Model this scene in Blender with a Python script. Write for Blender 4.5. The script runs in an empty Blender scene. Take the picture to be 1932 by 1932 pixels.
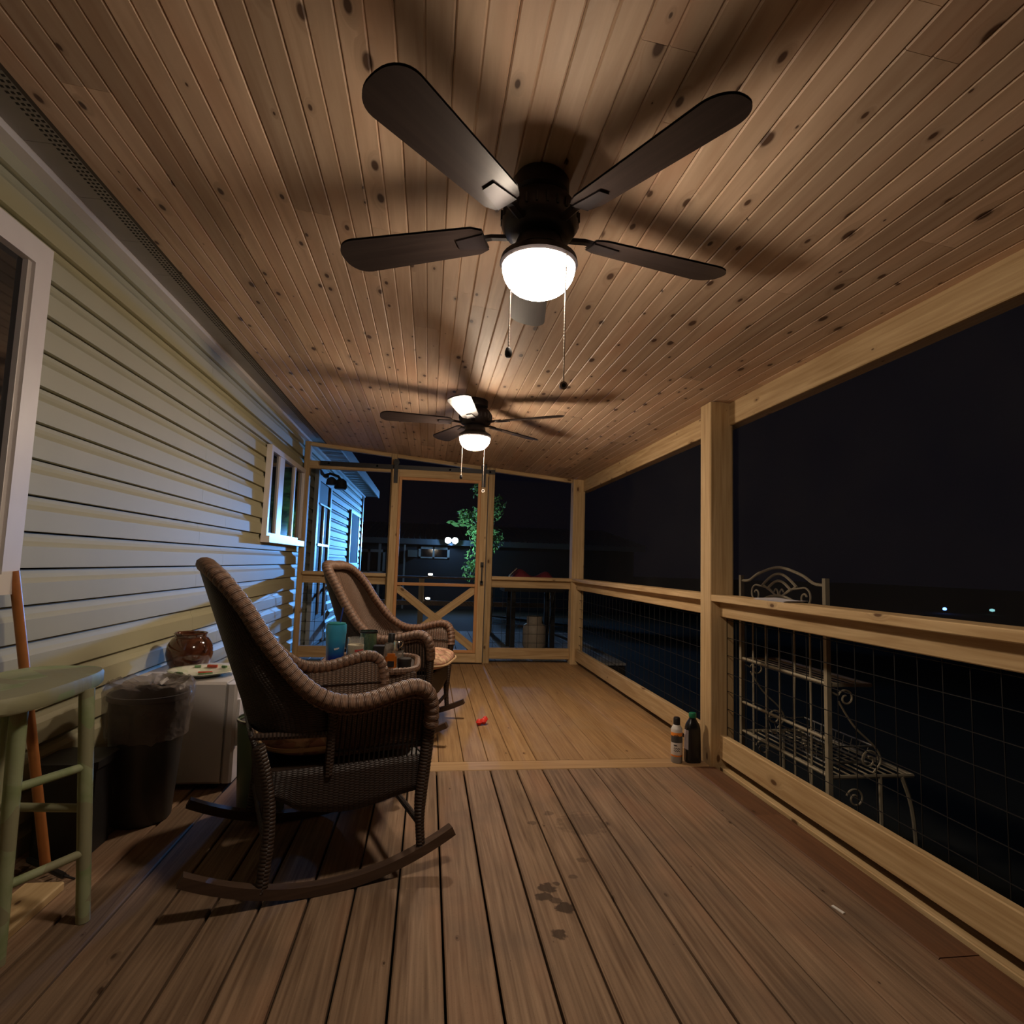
import bpy, math, random
from mathutils import Vector, Matrix
random.seed(7)
S = bpy.context.scene
COL = S.collection
R = math.radians

# ------------------------------------------------------------------ camera
FPX = 1091.04
YAW, PITCH, ROLL = 0.139971, 0.0907485, 0.0314419
CAMH = 1.12
cd = bpy.data.cameras.new('camera'); cam = bpy.data.objects.new('camera', cd); COL.objects.link(cam)
cd.sensor_fit = 'HORIZONTAL'; cd.sensor_width = 36.0; cd.lens = FPX / 1932.0 * 36.0
cd.clip_start = 0.02; cd.clip_end = 300
cy, sy, cp, sp = math.cos(YAW), math.sin(YAW), math.cos(PITCH), math.sin(PITCH)
fwd = Vector((sy*cp, cy*cp, sp)); rt = Vector((cy, -sy, 0)); upv = rt.cross(fwd)
r_ = rt*math.cos(ROLL) + upv*math.sin(ROLL); u_ = -rt*math.sin(ROLL) + upv*math.cos(ROLL)
m = Matrix((r_, u_, -fwd)).transposed().to_4x4(); m.translation = Vector((0, 0, CAMH))
cam.matrix_world = m
S.camera = cam

# ------------------------------------------------------------------ night sky and exposure
w = bpy.data.worlds.new('night'); S.world = w; w.use_nodes = True
w.node_tree.nodes['Background'].inputs[0].default_value = (0.0019, 0.0017, 0.0034, 1)
w.node_tree.nodes['Background'].inputs[1].default_value = 1.0
S.view_settings.view_transform = 'Standard'
try: S.view_settings.look = 'None'
except Exception: pass
S.view_settings.exposure = 0.0; S.view_settings.gamma = 1.0
S.view_settings.use_curve_mapping = False
FAN_EMIT = (104.0, 205.0)   # bowl glow of the near and the far fan (different bulbs)
FLOOD_W = (6500.0, 420.0)   # far flood light: head aimed at the house, wide head
FLOOD_COL = (0.11, 0.40, 1.0)

# ------------------------------------------------------------------ mesh helpers
class MB:
    def __init__(s): s.v = []; s.f = []; s.uv = []; s.mi = []
    def add(s, vs, fs, uvs=None, mi=0):
        o = len(s.v); s.v += [tuple(p) for p in vs]
        for f in fs: s.f.append([i+o for i in f]); s.mi.append(mi)
        s.uv += list(uvs) if uvs else [(0.0, 0.0)]*len(vs)
        return s
    def box(s, c, d, mi=0):
        x, y, z = c; a, b, e = d[0]/2, d[1]/2, d[2]/2
        vs = [(x+i*a, y+j*b, z+k*e) for i in (-1, 1) for j in (-1, 1) for k in (-1, 1)]
        return s.add(vs, [(0,1,3,2),(4,6,7,5),(0,4,5,1),(2,3,7,6),(0,2,6,4),(1,5,7,3)], mi=mi)
    def bx(s, x0, x1, y0, y1, z0, z1, mi=0):
        return s.box(((x0+x1)/2, (y0+y1)/2, (z0+z1)/2), (abs(x1-x0), abs(y1-y0), abs(z1-z0)), mi)
    def cham(s, c, d, ch, axis=1, mi=0):
        """box with chamfered long edges running along axis"""
        o = [a for a in range(3) if a != axis]
        A, B, L = d[o[0]]/2, d[o[1]]/2, d[axis]/2
        pr = [(-A+ch,-B),(A-ch,-B),(A,-B+ch),(A,B-ch),(A-ch,B),(-A+ch,B),(-A,B-ch),(-A,-B+ch)]
        vs = []
        for t in (-L, L):
            for p in pr:
                q = [0,0,0]; q[o[0]] = p[0]+c[o[0]]; q[o[1]] = p[1]+c[o[1]]; q[axis] = t+c[axis]; vs.append(q)
        fs = [(i, (i+1) % 8, 8+(i+1) % 8, 8+i) for i in range(8)] + [tuple(range(7,-1,-1)), tuple(range(8,16))]
        return s.add(vs, fs, mi=mi)
    def tube(s, path, r, n=8, caps=True, ell=None, mi=0):
        """r: number or function of (arc length)"""
        P = [Vector(p) for p in path]; T = []
        for i in range(len(P)):
            a = P[max(i-1, 0)]; b = P[min(i+1, len(P)-1)]; d = (b-a)
            T.append(d.normalized() if d.length > 1e-9 else Vector((0,0,1)))
        ref = Vector((0,1,0)) if abs(T[0].y) < .9 else Vector((1,0,0))
        N = (ref - T[0]*ref.dot(T[0])).normalized(); vs = []; uv = []; L = 0
        for i, p in enumerate(P):
            if i:
                L += (P[i]-P[i-1]).length
                N = (N - T[i]*N.dot(T[i])).normalized()
            B = T[i].cross(N); rr = r(L) if callable(r) else r
            ea, eb = ell if ell else (1, 1)
            for k in range(n):
                a = 2*math.pi*k/n
                vs.append(p + N*(rr*ea*math.cos(a)) + B*(rr*eb*math.sin(a))); uv.append((k/n, L))
        fs = []
        for i in range(len(P)-1):
            for k in range(n):
                k2 = (k+1) % n
                fs.append((i*n+k, i*n+k2, (i+1)*n+k2, (i+1)*n+k))
        if caps:
            fs.append(tuple(range(n-1, -1, -1))); b = (len(P)-1)*n; fs.append(tuple(range(b, b+n)))
        return s.add(vs, fs, uv, mi)
    def lathe(s, prof, c=(0,0,0), n=24, mi=0, closed=False):
        vs = []; fs = []; m_ = len(prof)
        for (rr, z) in prof:
            for k in range(n):
                a = 2*math.pi*k/n; vs.append((c[0]+rr*math.cos(a), c[1]+rr*math.sin(a), c[2]+z))
        for i in range(m_-1):
            for k in range(n):
                k2 = (k+1) % n; fs.append((i*n+k, i*n+k2, (i+1)*n+k2, (i+1)*n+k))
        if prof[0][0] > 1e-6: fs.append(tuple(range(n-1,-1,-1)))
        if prof[-1][0] > 1e-6 and not closed: fs.append(tuple(range((m_-1)*n, m_*n)))
        return s.add(vs, fs, mi=mi)
    def grid(s, fn, nu, nv, mi=0, uvf=None):
        vs = []; uv = []
        for j in range(nv+1):
            for i in range(nu+1):
                u, v = i/nu, j/nv; vs.append(fn(u, v)); uv.append(uvf(u, v) if uvf else (u, v))
        fs = [(j*(nu+1)+i, j*(nu+1)+i+1, (j+1)*(nu+1)+i+1, (j+1)*(nu+1)+i) for j in range(nv) for i in range(nu)]
        return s.add(vs, fs, uv, mi)
    def mesh(s, name, mats, smooth=False):
        me = bpy.data.meshes.new(name); me.from_pydata(s.v, [], s.f); me.validate(clean_customdata=False)
        mats = mats if isinstance(mats, (list, tuple)) else [mats]
        for mm in mats: me.materials.append(mm)
        if len(me.polygons) == len(s.mi): me.polygons.foreach_set('material_index', s.mi)
        ul = me.uv_layers.new(name='UVMap')
        for lp in me.loops: ul.data[lp.index].uv = s.uv[lp.vertex_index]
        if smooth:
            me.polygons.foreach_set('use_smooth', [True]*len(me.polygons))
            try: me.set_sharp_from_angle(angle=R(42))
            except Exception: pass
        me.update(); return me
    def build(s, name, mats, parent=None, smooth=False, loc=None, rot=None):
        return obj(name, s.mesh(name, mats, smooth), parent, loc, rot)

def obj(name, me, parent=None, loc=None, rot=None):
    o = bpy.data.objects.new(name, me); COL.objects.link(o)
    if parent: o.parent = parent
    if loc: o.location = loc
    if rot: o.rotation_euler = rot
    return o
def tag(o, label, cat, group=None, kind=None):
    o['label'] = label; o['category'] = cat
    if group: o['group'] = group
    if kind: o['kind'] = kind
    return o
def empty(name, loc=(0,0,0), rz=0.0):
    o = bpy.data.objects.new(name, None); COL.objects.link(o); o.empty_display_size = .1
    o.location = loc; o.rotation_euler = (0, 0, rz); return o
def thing(name, label, cat, loc=(0,0,0), rz=0.0, group=None, kind=None):
    return tag(empty(name, loc, rz), label, cat, group, kind)
def copy_tree(o, parent=None):
    c = o.copy(); COL.objects.link(c)
    if parent: c.parent = parent
    for ch in list(o.children): copy_tree(ch, c)
    return c
def board(name, c, d, axis, mat_, parent, ch=.003, rot=None):
    b = MB().cham((0,0,0), d, min(ch, min(d)*.3), axis)
    return b.build(name, mat_, parent, loc=c, rot=rot)
def crom(pts, n=8):
    P = [Vector(p) for p in pts]; out = []
    for i in range(len(P)-1):
        p0 = P[max(i-1,0)]; p1 = P[i]; p2 = P[i+1]; p3 = P[min(i+2, len(P)-1)]
        for k in range(n):
            t = k/n
            out.append(.5*((2*p1)+(p2-p0)*t+(2*p0-5*p1+4*p2-p3)*t*t+(3*p1-p0-3*p2+p3)*t**3))
    out.append(P[-1]); return out
def interp(tab, x):
    if x <= tab[0][0]: return tab[0][1]
    for (a, va), (b, vb) in zip(tab, tab[1:]):
        if x <= b: return va+(vb-va)*(x-a)/(b-a)
    return tab[-1][1]

# ------------------------------------------------------------------ materials
def nt(name):
    mt = bpy.data.materials.new(name); mt.use_nodes = True; t = mt.node_tree
    return mt, t, t.nodes['Principled BSDF']
def N(t, typ, **kw):
    n = t.nodes.new(typ)
    for k, v in kw.items():
        if k.startswith('i_'): n.inputs[int(k[2:])].default_value = v
        else: setattr(n, k, v)
    return n
def math_(t, op, a, b=None, c=None):
    n = t.nodes.new('ShaderNodeMath'); n.operation = op
    for i, x in enumerate((a, b, c)):
        if x is None: continue
        if isinstance(x, (int, float)): n.inputs[i].default_value = x
        else: t.links.new(x, n.inputs[i])
    return n.outputs[0]
def mix(t, fac, a, b):
    n = t.nodes.new('ShaderNodeMix'); n.data_type = 'RGBA'; n.clamp_factor = True
    for i, x in ((0, fac), (6, a), (7, b)):
        if isinstance(x, (int, float)): n.inputs[i].default_value = x
        elif isinstance(x, tuple): n.inputs[i].default_value = (*x, 1) if len(x) == 3 else x
        else: t.links.new(x, n.inputs[i])
    return n.outputs[2]
def bump(t, p, h, strength=.4, dist=.004):
    b = t.nodes.new('ShaderNodeBump'); b.inputs['Strength'].default_value = strength; b.inputs['Distance'].default_value = dist
    t.links.new(h, b.inputs['Height']); t.links.new(b.outputs[0], p.inputs['Normal'])
def plain(name, col, rough=.5, metal=0.0, var=.12, scale=30, coat=0.0, bmp=0.0, trans=0.0, alpha=1.0):
    mt, t, p = nt(name)
    tc = N(t, 'ShaderNodeTexCoord'); no = N(t, 'ShaderNodeTexNoise'); no.inputs['Scale'].default_value = scale; no.inputs['Detail'].default_value = 4
    t.links.new(tc.outputs['Object'], no.inputs['Vector'])
    lo = tuple(c*(1-var) for c in col); hi = tuple(min(1, c*(1+var)) for c in col)
    t.links.new(mix(t, no.outputs['Fac'], lo, hi), p.inputs['Base Color'])
    p.inputs['Roughness'].default_value = rough; p.inputs['Metallic'].default_value = metal
    p.inputs['Coat Weight'].default_value = coat
    p.inputs['Transmission Weight'].default_value = trans
    if bmp: bump(t, p, no.outputs['Fac'], bmp)
    return mt
def emit(name, col, strength):
    mt, t, p = nt(name)
    p.inputs['Base Color'].default_value = (*[min(1,c) for c in col], 1)
    p.inputs['Emission Color'].default_value = (*col, 1); p.inputs['Emission Strength'].default_value = strength
    return mt
def wood(name, light, dark, along=1, knots=(3.0, .055, (.06,.025,.012)), rough=.7, grain=1.0, var=.18, spots=None, wear=None, red=None):
    """lumber: stretched grain, ring-shaped knots, tone change from board to board"""
    mt, t, p = nt(name); lk = t.links
    tc = N(t, 'ShaderNodeTexCoord'); oi = N(t, 'ShaderNodeObjectInfo')
    sep = N(t, 'ShaderNodeSeparateXYZ'); lk.new(tc.outputs['Object'], sep.inputs[0])
    rnd = oi.outputs['Random']
    al = math_(t, 'ADD', sep.outputs[along], math_(t, 'MULTIPLY', rnd, 53.7))
    oth = [i for i in range(3) if i != along]
    ac = math_(t, 'ADD', math_(t, 'ADD', sep.outputs[oth[0]], sep.outputs[oth[1]]), math_(t, 'MULTIPLY', rnd, 17.3))
    v2 = N(t, 'ShaderNodeCombineXYZ'); lk.new(math_(t, 'MULTIPLY', ac, 1.6), v2.inputs[0]); lk.new(math_(t, 'MULTIPLY', al, .75), v2.inputs[1])
    vo = N(t, 'ShaderNodeTexVoronoi'); vo.voronoi_dimensions = '2D'; vo.inputs['Scale'].default_value = knots[0]
    lk.new(v2.outputs[0], vo.inputs['Vector'])
    cs = N(t, 'ShaderNodeSeparateColor'); lk.new(vo.outputs['Color'], cs.inputs[0])
    rr = math_(t, 'MULTIPLY', math_(t, 'POWER', cs.outputs[0], 1.3), knots[1])
    d = vo.outputs['Distance']
    km = math_(t, 'DIVIDE', math_(t, 'SUBTRACT', rr, d), math_(t, 'ADD', math_(t, 'MULTIPLY', rr, .35), .002))
    km = math_(t, 'MINIMUM', math_(t, 'MAXIMUM', km, 0.0), 1.0)
    halo = math_(t, 'MINIMUM', math_(t, 'MAXIMUM', math_(t, 'DIVIDE', math_(t, 'SUBTRACT', math_(t, 'MULTIPLY', rr, 2.6), d), math_(t, 'ADD', math_(t, 'MULTIPLY', rr, 2.2), .002)), 0.0), 1.0)
    v3 = N(t, 'ShaderNodeCombineXYZ')
    lk.new(math_(t, 'ADD', math_(t, 'MULTIPLY', ac, 55.0*grain), math_(t, 'MULTIPLY', halo, 2.0)), v3.inputs[0]); lk.new(math_(t, 'MULTIPLY', al, 2.2), v3.inputs[1])
    n1 = N(t, 'ShaderNodeTexNoise'); n1.inputs['Scale'].default_value = 1.0; n1.inputs['Detail'].default_value = 5; n1.inputs['Distortion'].default_value = .6
    lk.new(v3.outputs[0], n1.inputs['Vector'])
    v4 = N(t, 'ShaderNodeCombineXYZ'); lk.new(math_(t, 'MULTIPLY', ac, 5.0), v4.inputs[0]); lk.new(math_(t, 'MULTIPLY', al, 1.3), v4.inputs[1])
    n2 = N(t, 'ShaderNodeTexNoise'); n2.inputs['Scale'].default_value = 1.0; n2.inputs['Detail'].default_value = 3
    lk.new(v4.outputs[0], n2.inputs['Vector'])
    g = math_(t, 'ADD', math_(t, 'MULTIPLY', n1.outputs['Fac'], .7), math_(t, 'MULTIPLY', n2.outputs['Fac'], .3))
    rp = N(t, 'ShaderNodeMapRange'); rp.inputs[1].default_value = .33; rp.inputs[2].default_value = .67; lk.new(g, rp.inputs[0])
    col = mix(t, rp.outputs[0], dark, light)
    if red:
        rf = N(t, 'ShaderNodeMapRange'); rf.inputs[1].default_value = .5; rf.inputs[2].default_value = .75; lk.new(n2.outputs['Fac'], rf.inputs[0])
        col = mix(t, math_(t, 'MULTIPLY', rf.outputs[0], .6), col, red)
    hs = N(t, 'ShaderNodeHueSaturation'); lk.new(col, hs.inputs['Color'])
    lk.new(math_(t, 'ADD', 1-var, math_(t, 'MULTIPLY', rnd, 2*var)), hs.inputs['Value'])
    col = hs.outputs[0]
    col = mix(t, math_(t, 'MULTIPLY', halo, .45), col, tuple(c*.55 for c in dark))
    col = mix(t, math_(t, 'MULTIPLY', km, .9), col, knots[2])
    if wear:
        n3 = N(t, 'ShaderNodeTexNoise'); n3.inputs['Scale'].default_value = 3.1; n3.inputs['Detail'].default_value = 6
        ge = N(t, 'ShaderNodeNewGeometry'); lk.new(ge.outputs['Position'], n3.inputs['Vector'])
        wr = N(t, 'ShaderNodeMapRange'); wr.inputs[1].default_value = .5; wr.inputs[2].default_value = .72; lk.new(n3.outputs['Fac'], wr.inputs[0])
        col = mix(t, math_(t, 'MULTIPLY', wr.outputs[0], .55), col, wear)
        n4 = N(t, 'ShaderNodeTexNoise'); n4.inputs['Scale'].default_value = 210; n4.inputs['Detail'].default_value = 3; lk.new(ge.outputs['Position'], n4.inputs['Vector'])
        sr = N(t, 'ShaderNodeMapRange'); sr.inputs[1].default_value = .62; sr.inputs[2].default_value = .74; lk.new(n4.outputs['Fac'], sr.inputs[0])
        col = mix(t, math_(t, 'MULTIPLY', sr.outputs[0], .35), col, tuple(c*.45 for c in dark))
    if spots:
        ge = N(t, 'ShaderNodeNewGeometry'); n5 = N(t, 'ShaderNodeTexNoise'); n5.inputs['Scale'].default_value = 38; n5.inputs['Detail'].default_value = 3
        lk.new(ge.outputs['Position'], n5.inputs['Vector'])
        for (sx, sy_, sr_, a) in spots:
            di = N(t, 'ShaderNodeVectorMath'); di.operation = 'DISTANCE'; lk.new(ge.outputs['Position'], di.inputs[0]); di.inputs[1].default_value = (sx, sy_, 0)
            dd = math_(t, 'ADD', di.outputs['Value'], math_(t, 'MULTIPLY', math_(t, 'SUBTRACT', n5.outputs['Fac'], .5), sr_*1.5))
            mk = N(t, 'ShaderNodeMapRange'); mk.inputs[1].default_value = sr_; mk.inputs[2].default_value = sr_*.75; mk.inputs[3].default_value = 0; mk.inputs[4].default_value = a
            lk.new(dd, mk.inputs[0]); col = mix(t, mk.outputs[0], col, (.040, .022, .012))
    lk.new(col, p.inputs['Base Color'])
    p.inputs['Roughness'].default_value = rough; p.inputs['Specular IOR Level'].default_value = .25
    bump(t, p, n1.outputs['Fac'], .3, .0012)
    return mt
def wicker(name, c1, c2, cell=(.018, .009), rib=.55):
    mt, t, p = nt(name); lk = t.links
    uv = N(t, 'ShaderNodeUVMap'); sep = N(t, 'ShaderNodeSeparateXYZ'); lk.new(uv.outputs[0], sep.inputs[0])
    u = math_(t, 'DIVIDE', sep.outputs[0], cell[0]); v = math_(t, 'DIVIDE', sep.outputs[1], cell[1])
    par = math_(t, 'MULTIPLY', math_(t, 'MODULO', math_(t, 'FLOOR', u), 2.0), .5)
    h1 = math_(t, 'ABSOLUTE', math_(t, 'SINE', math_(t, 'MULTIPLY', math_(t, 'ADD', v, par), math.pi)))
    h2 = math_(t, 'ABSOLUTE', math_(t, 'SINE', math_(t, 'MULTIPLY', u, math.pi)))
    h = math_(t, 'ADD', math_(t, 'MULTIPLY', h1, 1-rib), math_(t, 'MULTIPLY', h2, rib))
    no = N(t, 'ShaderNodeTexNoise'); no.inputs['Scale'].default_value = 60; tc = N(t, 'ShaderNodeTexCoord'); lk.new(tc.outputs['Object'], no.inputs['Vector'])
    k = math_(t, 'MULTIPLY', h, math_(t, 'ADD', .45, no.outputs['Fac']))
    lk.new(mix(t, k, c2, c1), p.inputs['Base Color'])
    p.inputs['Roughness'].default_value = .5
    bump(t, p, h, .8, .004); return mt
def blotch(name, cols, scale=26, rough=.85):
    mt, t, p = nt(name); lk = t.links
    tc = N(t, 'ShaderNodeTexCoord'); vo = N(t, 'ShaderNodeTexVoronoi'); vo.inputs['Scale'].default_value = scale
    no = N(t, 'ShaderNodeTexNoise'); no.inputs['Scale'].default_value = scale*.6; no.inputs['Detail'].default_value = 4; no.inputs['Distortion'].default_value = 1.5
    lk.new(tc.outputs['Object'], vo.inputs['Vector']); lk.new(tc.outputs['Object'], no.inputs['Vector'])
    a = N(t, 'ShaderNodeMapRange'); a.inputs[1].default_value = .42; a.inputs[2].default_value = .58; lk.new(no.outputs['Fac'], a.inputs[0])
    cs = N(t, 'ShaderNodeSeparateColor'); lk.new(vo.outputs['Color'], cs.inputs[0])
    b = math_(t, 'GREATER_THAN', cs.outputs[0], .62)
    lk.new(mix(t, b, mix(t, a.outputs[0], cols[0], cols[1]), cols[2]), p.inputs['Base Color'])
    p.inputs['Roughness'].default_value = rough; bump(t, p, no.outputs['Fac'], .5, .006); return mt
def screen_mat(name, fac, col):
    mt = bpy.data.materials.new(name); mt.use_nodes = True; t = mt.node_tree; t.nodes.clear()
    o = N(t, 'ShaderNodeOutputMaterial'); mx = N(t, 'ShaderNodeMixShader'); tr = N(t, 'ShaderNodeBsdfTransparent'); df = N(t, 'ShaderNodeBsdfDiffuse')
    df.inputs[0].default_value = (*col, 1)
    tc = N(t, 'ShaderNodeTexCoord'); no = N(t, 'ShaderNodeTexNoise'); no.inputs['Scale'].default_value = 3
    t.links.new(tc.outputs['Object'], no.inputs['Vector'])
    t.links.new(math_(t, 'MULTIPLY', math_(t, 'ADD', no.outputs['Fac'], .5), fac), mx.inputs[0])
    t.links.new(tr.outputs[0], mx.inputs[1]); t.links.new(df.outputs[0], mx.inputs[2]); t.links.new(mx.outputs[0], o.inputs[0]); return mt

STAINS = [(.46,2.084,.034,.85), (.439,2.034,.030,.85), (.493,1.965,.036,.9), (.475,2.006,.022,.7), (.445,1.832,.026,.85), (.496,2.108,.014,.7), (.569,2.154,.018,.5), (.637,2.266,.022,.45), (.715,2.57,.12,.32), (.495,2.592,.022,.5), (.59,2.688,.025,.45)]
M = {}
M['deck'] = wood('weathered_deck_wood', (.35,.235,.150), (.135,.080,.047), 1, (2.2,.03,(.05,.025,.012)), .75, 1.3, .16, spots=STAINS, wear=(.15,.105,.075), red=(.27,.13,.07))
M['deck_new'] = wood('newer_deck_wood', (.47,.29,.135), (.27,.15,.065), 1, (2.6,.03,(.08,.035,.012)), .62, 1.0, .14, wear=(.36,.24,.13))
M['deck_cross'] = wood('cross_deck_wood', (.56,.37,.19), (.36,.21,.10), 0, (2.6,.03,(.10,.05,.02)), .55, 1.0, .1)
M['deck_red'] = wood('reddish_stained_deck_wood', (.20,.095,.048), (.105,.05,.027), 1, (2.2,.03,(.05,.02,.01)), .6, 1.0, .12, wear=(.13,.08,.05))
M['ceil'] = wood('knotty_pine', (.67,.49,.345), (.50,.335,.22), 1, (5.0,.13,(.060,.024,.011)), .55, .55, .20, red=(.50,.27,.16))
for ax, nm in ((0,'x'),(1,'y'),(2,'z')):
    M['lum'+nm] = wood('treated_lumber_'+nm, (.64,.465,.255), (.40,.255,.115), ax, (3.2,.075,(.10,.045,.018)), .65, .8, .10)
M['orange'] = wood('cedar_screen_moulding', (.68,.36,.16), (.50,.25,.10), 2, (1.5,.03,(.2,.08,.03)), .55, .8, .05)
M['orangex'] = wood('cedar_screen_moulding_x', (.68,.36,.16), (.50,.25,.10), 0, (1.5,.03,(.2,.08,.03)), .55, .8, .05)
M['siding'] = plain('sage_vinyl_siding', (.41,.388,.25), .62, var=.06, scale=3)
M['white'] = plain('white_vinyl', (.76,.71,.69), .4, var=.05, scale=12)
M['soffit'] = plain('grey_soffit', (.38,.37,.35), .5, var=.1, scale=10)
M['soffit_hole'] = plain('soffit_vent_dark', (.03,.03,.03), .8)
M['glass_dark'] = plain('dark_window_glass', (.012,.013,.016), .06, var=.2, scale=4, coat=.5)
M['black_metal'] = plain('black_metal', (.022,.021,.022), .45, .3, var=.25)
M['wire'] = plain('black_wire', (.011,.011,.012), .6, .2, var=.3)
M['fan'] = plain('dark_bronze', (.030,.024,.026), .42, .35, var=.25)
M['blade'] = wood('dark_fan_blade_wood', (.045,.032,.028), (.025,.018,.017), 0, (1.5,.0,(.02,.015,.012)), .33, .8, .1)
M['chrome'] = plain('brushed_chain_metal', (.70,.62,.55), .3, .9, var=.1)
M['bowl'] = [emit('lit_frosted_glass_near', (1.0,.83,.65), FAN_EMIT[0]), emit('lit_frosted_glass_far', (1.0,.80,.60), FAN_EMIT[1])]
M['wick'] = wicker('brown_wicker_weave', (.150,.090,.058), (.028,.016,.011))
M['wick_shade'] = wicker('shade_toned_outer_wicker', (.034,.019,.014), (.007,.004,.004))  # same brown wicker, the outer side's shade put into its colour
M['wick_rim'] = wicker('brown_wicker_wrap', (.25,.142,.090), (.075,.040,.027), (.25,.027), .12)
def strands(mt_):
    t = mt_.node_tree; p = t.nodes['Principled BSDF']; uv = N(t, 'ShaderNodeUVMap'); sp9 = N(t, 'ShaderNodeSeparateXYZ'); t.links.new(uv.outputs[0], sp9.inputs[0])
    fine = math_(t, 'ABSOLUTE', math_(t, 'SINE', math_(t, 'MULTIPLY', sp9.outputs[1], math.pi/.0054)))
    oldc = p.inputs['Base Color'].links[0].from_socket
    t.links.new(mix(t, math_(t, 'MULTIPLY', math_(t, 'SUBTRACT', 1.0, fine), .6), oldc, (.05,.027,.019)), p.inputs['Base Color'])
    bump(t, p, fine, .7, .002); return mt_
strands(M['wick_rim'])
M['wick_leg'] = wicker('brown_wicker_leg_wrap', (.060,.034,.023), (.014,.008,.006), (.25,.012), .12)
M['rocker'] = wood('dark_rocker_wood', (.10,.062,.042), (.055,.033,.024), 0, (1.5,.02,(.03,.02,.01)), .4, .8, .1)
M['floral'] = blotch('tan_floral_cloth', ((.52,.35,.21),(.22,.115,.065),(.42,.22,.15)), 24)
M['piping'] = plain('tan_piping', (.42,.28,.15), .8)
M['green_paint'] = None
M['screen'] = screen_mat('insect_screen', .14, (.035,.035,.038))
M['green_paint'] = blotch('worn_green_paint', ((.38,.42,.24),(.29,.35,.17),(.33,.32,.19)), 9, .6)

# ================================================================== THE SETTING
XW = -1.44            # siding plane
YB = 6.65             # back screen frame, front face
def ceil_z(x): return 2.141 + .09*(1.775-x)
CA = math.atan(.09)

# ---- decks
fl = thing('floor', 'weathered brown plank porch deck with dark gaps between the boards', 'floor', kind='structure')
x = -1.44; i = 0; GAPS = .1452
xs = .0915 - GAPS*11                       # seam positions measured from the photo
k = 0
while xs + k*GAPS < 1.70:
    a, b = xs+k*GAPS, xs+(k+1)*GAPS
    gap = .0075 if a < .9 else .004
    aa, bb = max(a, -1.44), min(b, 1.705)
    if bb-aa > .03:
        red = a > 1.50
        if red:
            for (y0, y1) in ((-.9, 1.62), (1.622, 2.60), (2.602, 3.246)):
                board('deck_board', ((aa+bb)/2, (y0+y1)/2, -.0135+random.uniform(-.001,.001)), (bb-aa-gap, y1-y0, .027), 1, M['deck_red'], fl, .004)
        else:
            board('deck_board', ((aa+bb)/2, 1.173, -.0135+random.uniform(-.0012,.0012)), (bb-aa-gap, 4.146, .027), 1, M['deck'], fl, .004)
    k += 1
board('threshold_board', (.13, 3.32, -.012), (3.14, .140, .027), 0, M['deck_cross'], fl, .004)
k = 0; xs2 = -1.44
while xs2 + k*.1405 < 1.74:
    a = xs2+k*.1405; b = min(a+.1405, 1.76)
    board('deck_board', ((a+b)/2, 5.095, -.0135+random.uniform(-.0008,.0008)), (b-a-.003, 3.40, .027), 1, M['deck_new'], fl, .003); k += 1
board('edge_board', (1.765, 1.20, -.0135), (.105, 4.2, .027), 1, M['lumy'], fl, .003)
board('edge_board', (1.80, 5.1, -.0145), (.08, 3.5, .025), 1, M['lumy'], fl, .003)
MB().bx(-1.44, 1.86, -1.0, 6.82, -.26, -.06).build('joist_frame', plain('dark_underside', (.02,.015,.01), .9), fl)

# ---- plank ceiling
ce = thing('ceiling', 'knotty pine tongue and groove ceiling sloping down away from the house', 'ceiling', kind='structure')
bw = .1335
def ceiling_board(xc, y0, y1):
    W, L, c_ = bw/2-.0006, (y1-y0)/2-.0005, .0042
    pr_ = [(-W,.009),(-W,-.009+c_),(-W+c_,-.009),(-c_,-.009),(0,-.009+c_),(c_,-.009),(W-c_,-.009),(W,-.009+c_),(W,.009)]
    n = len(pr_); vs = [(px, yy, pz) for yy in (-L, L) for px, pz in pr_]
    fs = [(i, i+1, n+i+1, n+i) for i in range(n-1)] + [(8, 0, n, n+8), tuple(range(n-1,-1,-1)), tuple(range(n, 2*n))]
    MB().add(vs, fs).build('ceiling_board', M['ceil'], ce, loc=(xc, (y0+y1)/2, ceil_z(xc)+.009), rot=(0, CA, 0))
x = -1.19
while x < 1.80:
    xc = x+bw/2; cuts = [-1.0]
    y = random.uniform(.2, 3.4)
    while y < 6.4: cuts.append(y); y += random.choice((2.4, 3.05, 3.66))
    cuts.append(6.78)
    for y0, y1 in zip(cuts, cuts[1:]): ceiling_board(xc, y0, y1)
    x += bw*math.cos(CA)
MB().grid(lambda u, v: (-1.2+3.1*u, -1.0+7.8*v, ceil_z(-1.2+3.1*u)+.03), 1, 1).build('roof_underlay', plain('roof_underlay', (.02,.015,.01), .9), ce)

# ---- house wall with dutch lap siding
wl = thing('wall_left', 'sage vinyl lap siding of the house running along the porch', 'siding', kind='structure')
prof = [(-.030,.128),(-.004,.128),(-.002,.112),(.003,.097),(.010,.086),(.0145,.078),(.0165,.006),(.0165,0),(.006,-.001),(-.030,-.001)]
LAP = .1340; Z0 = 1.0534
def course(y0, y1, z):
    b = MB(); n = len(prof); vs = [(px, yy, pz) for yy in (y0, y1) for px, pz in prof]
    fs = [(i, i+1, n+i+1, n+i) for i in range(n-1)] + [tuple(range(n-1,-1,-1)), tuple(range(n, 2*n))]
    b.add(vs, fs); b.build('siding_course', M['siding'], wl, loc=(XW-.0165, 0, z))
for k in range(-9, 11):
    z = Z0 + k*LAP
    course(-1.0, 3.9 if k % 2 else 4.35, z); course(3.902 if k % 2 else 4.352, 12.55, z)
MB().bx(XW-.2, XW-.035, -1, 12.55, -.5, 2.52).build('wall_sheathing', plain('dark_sheathing', (.03,.03,.03), .9), wl)
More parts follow.
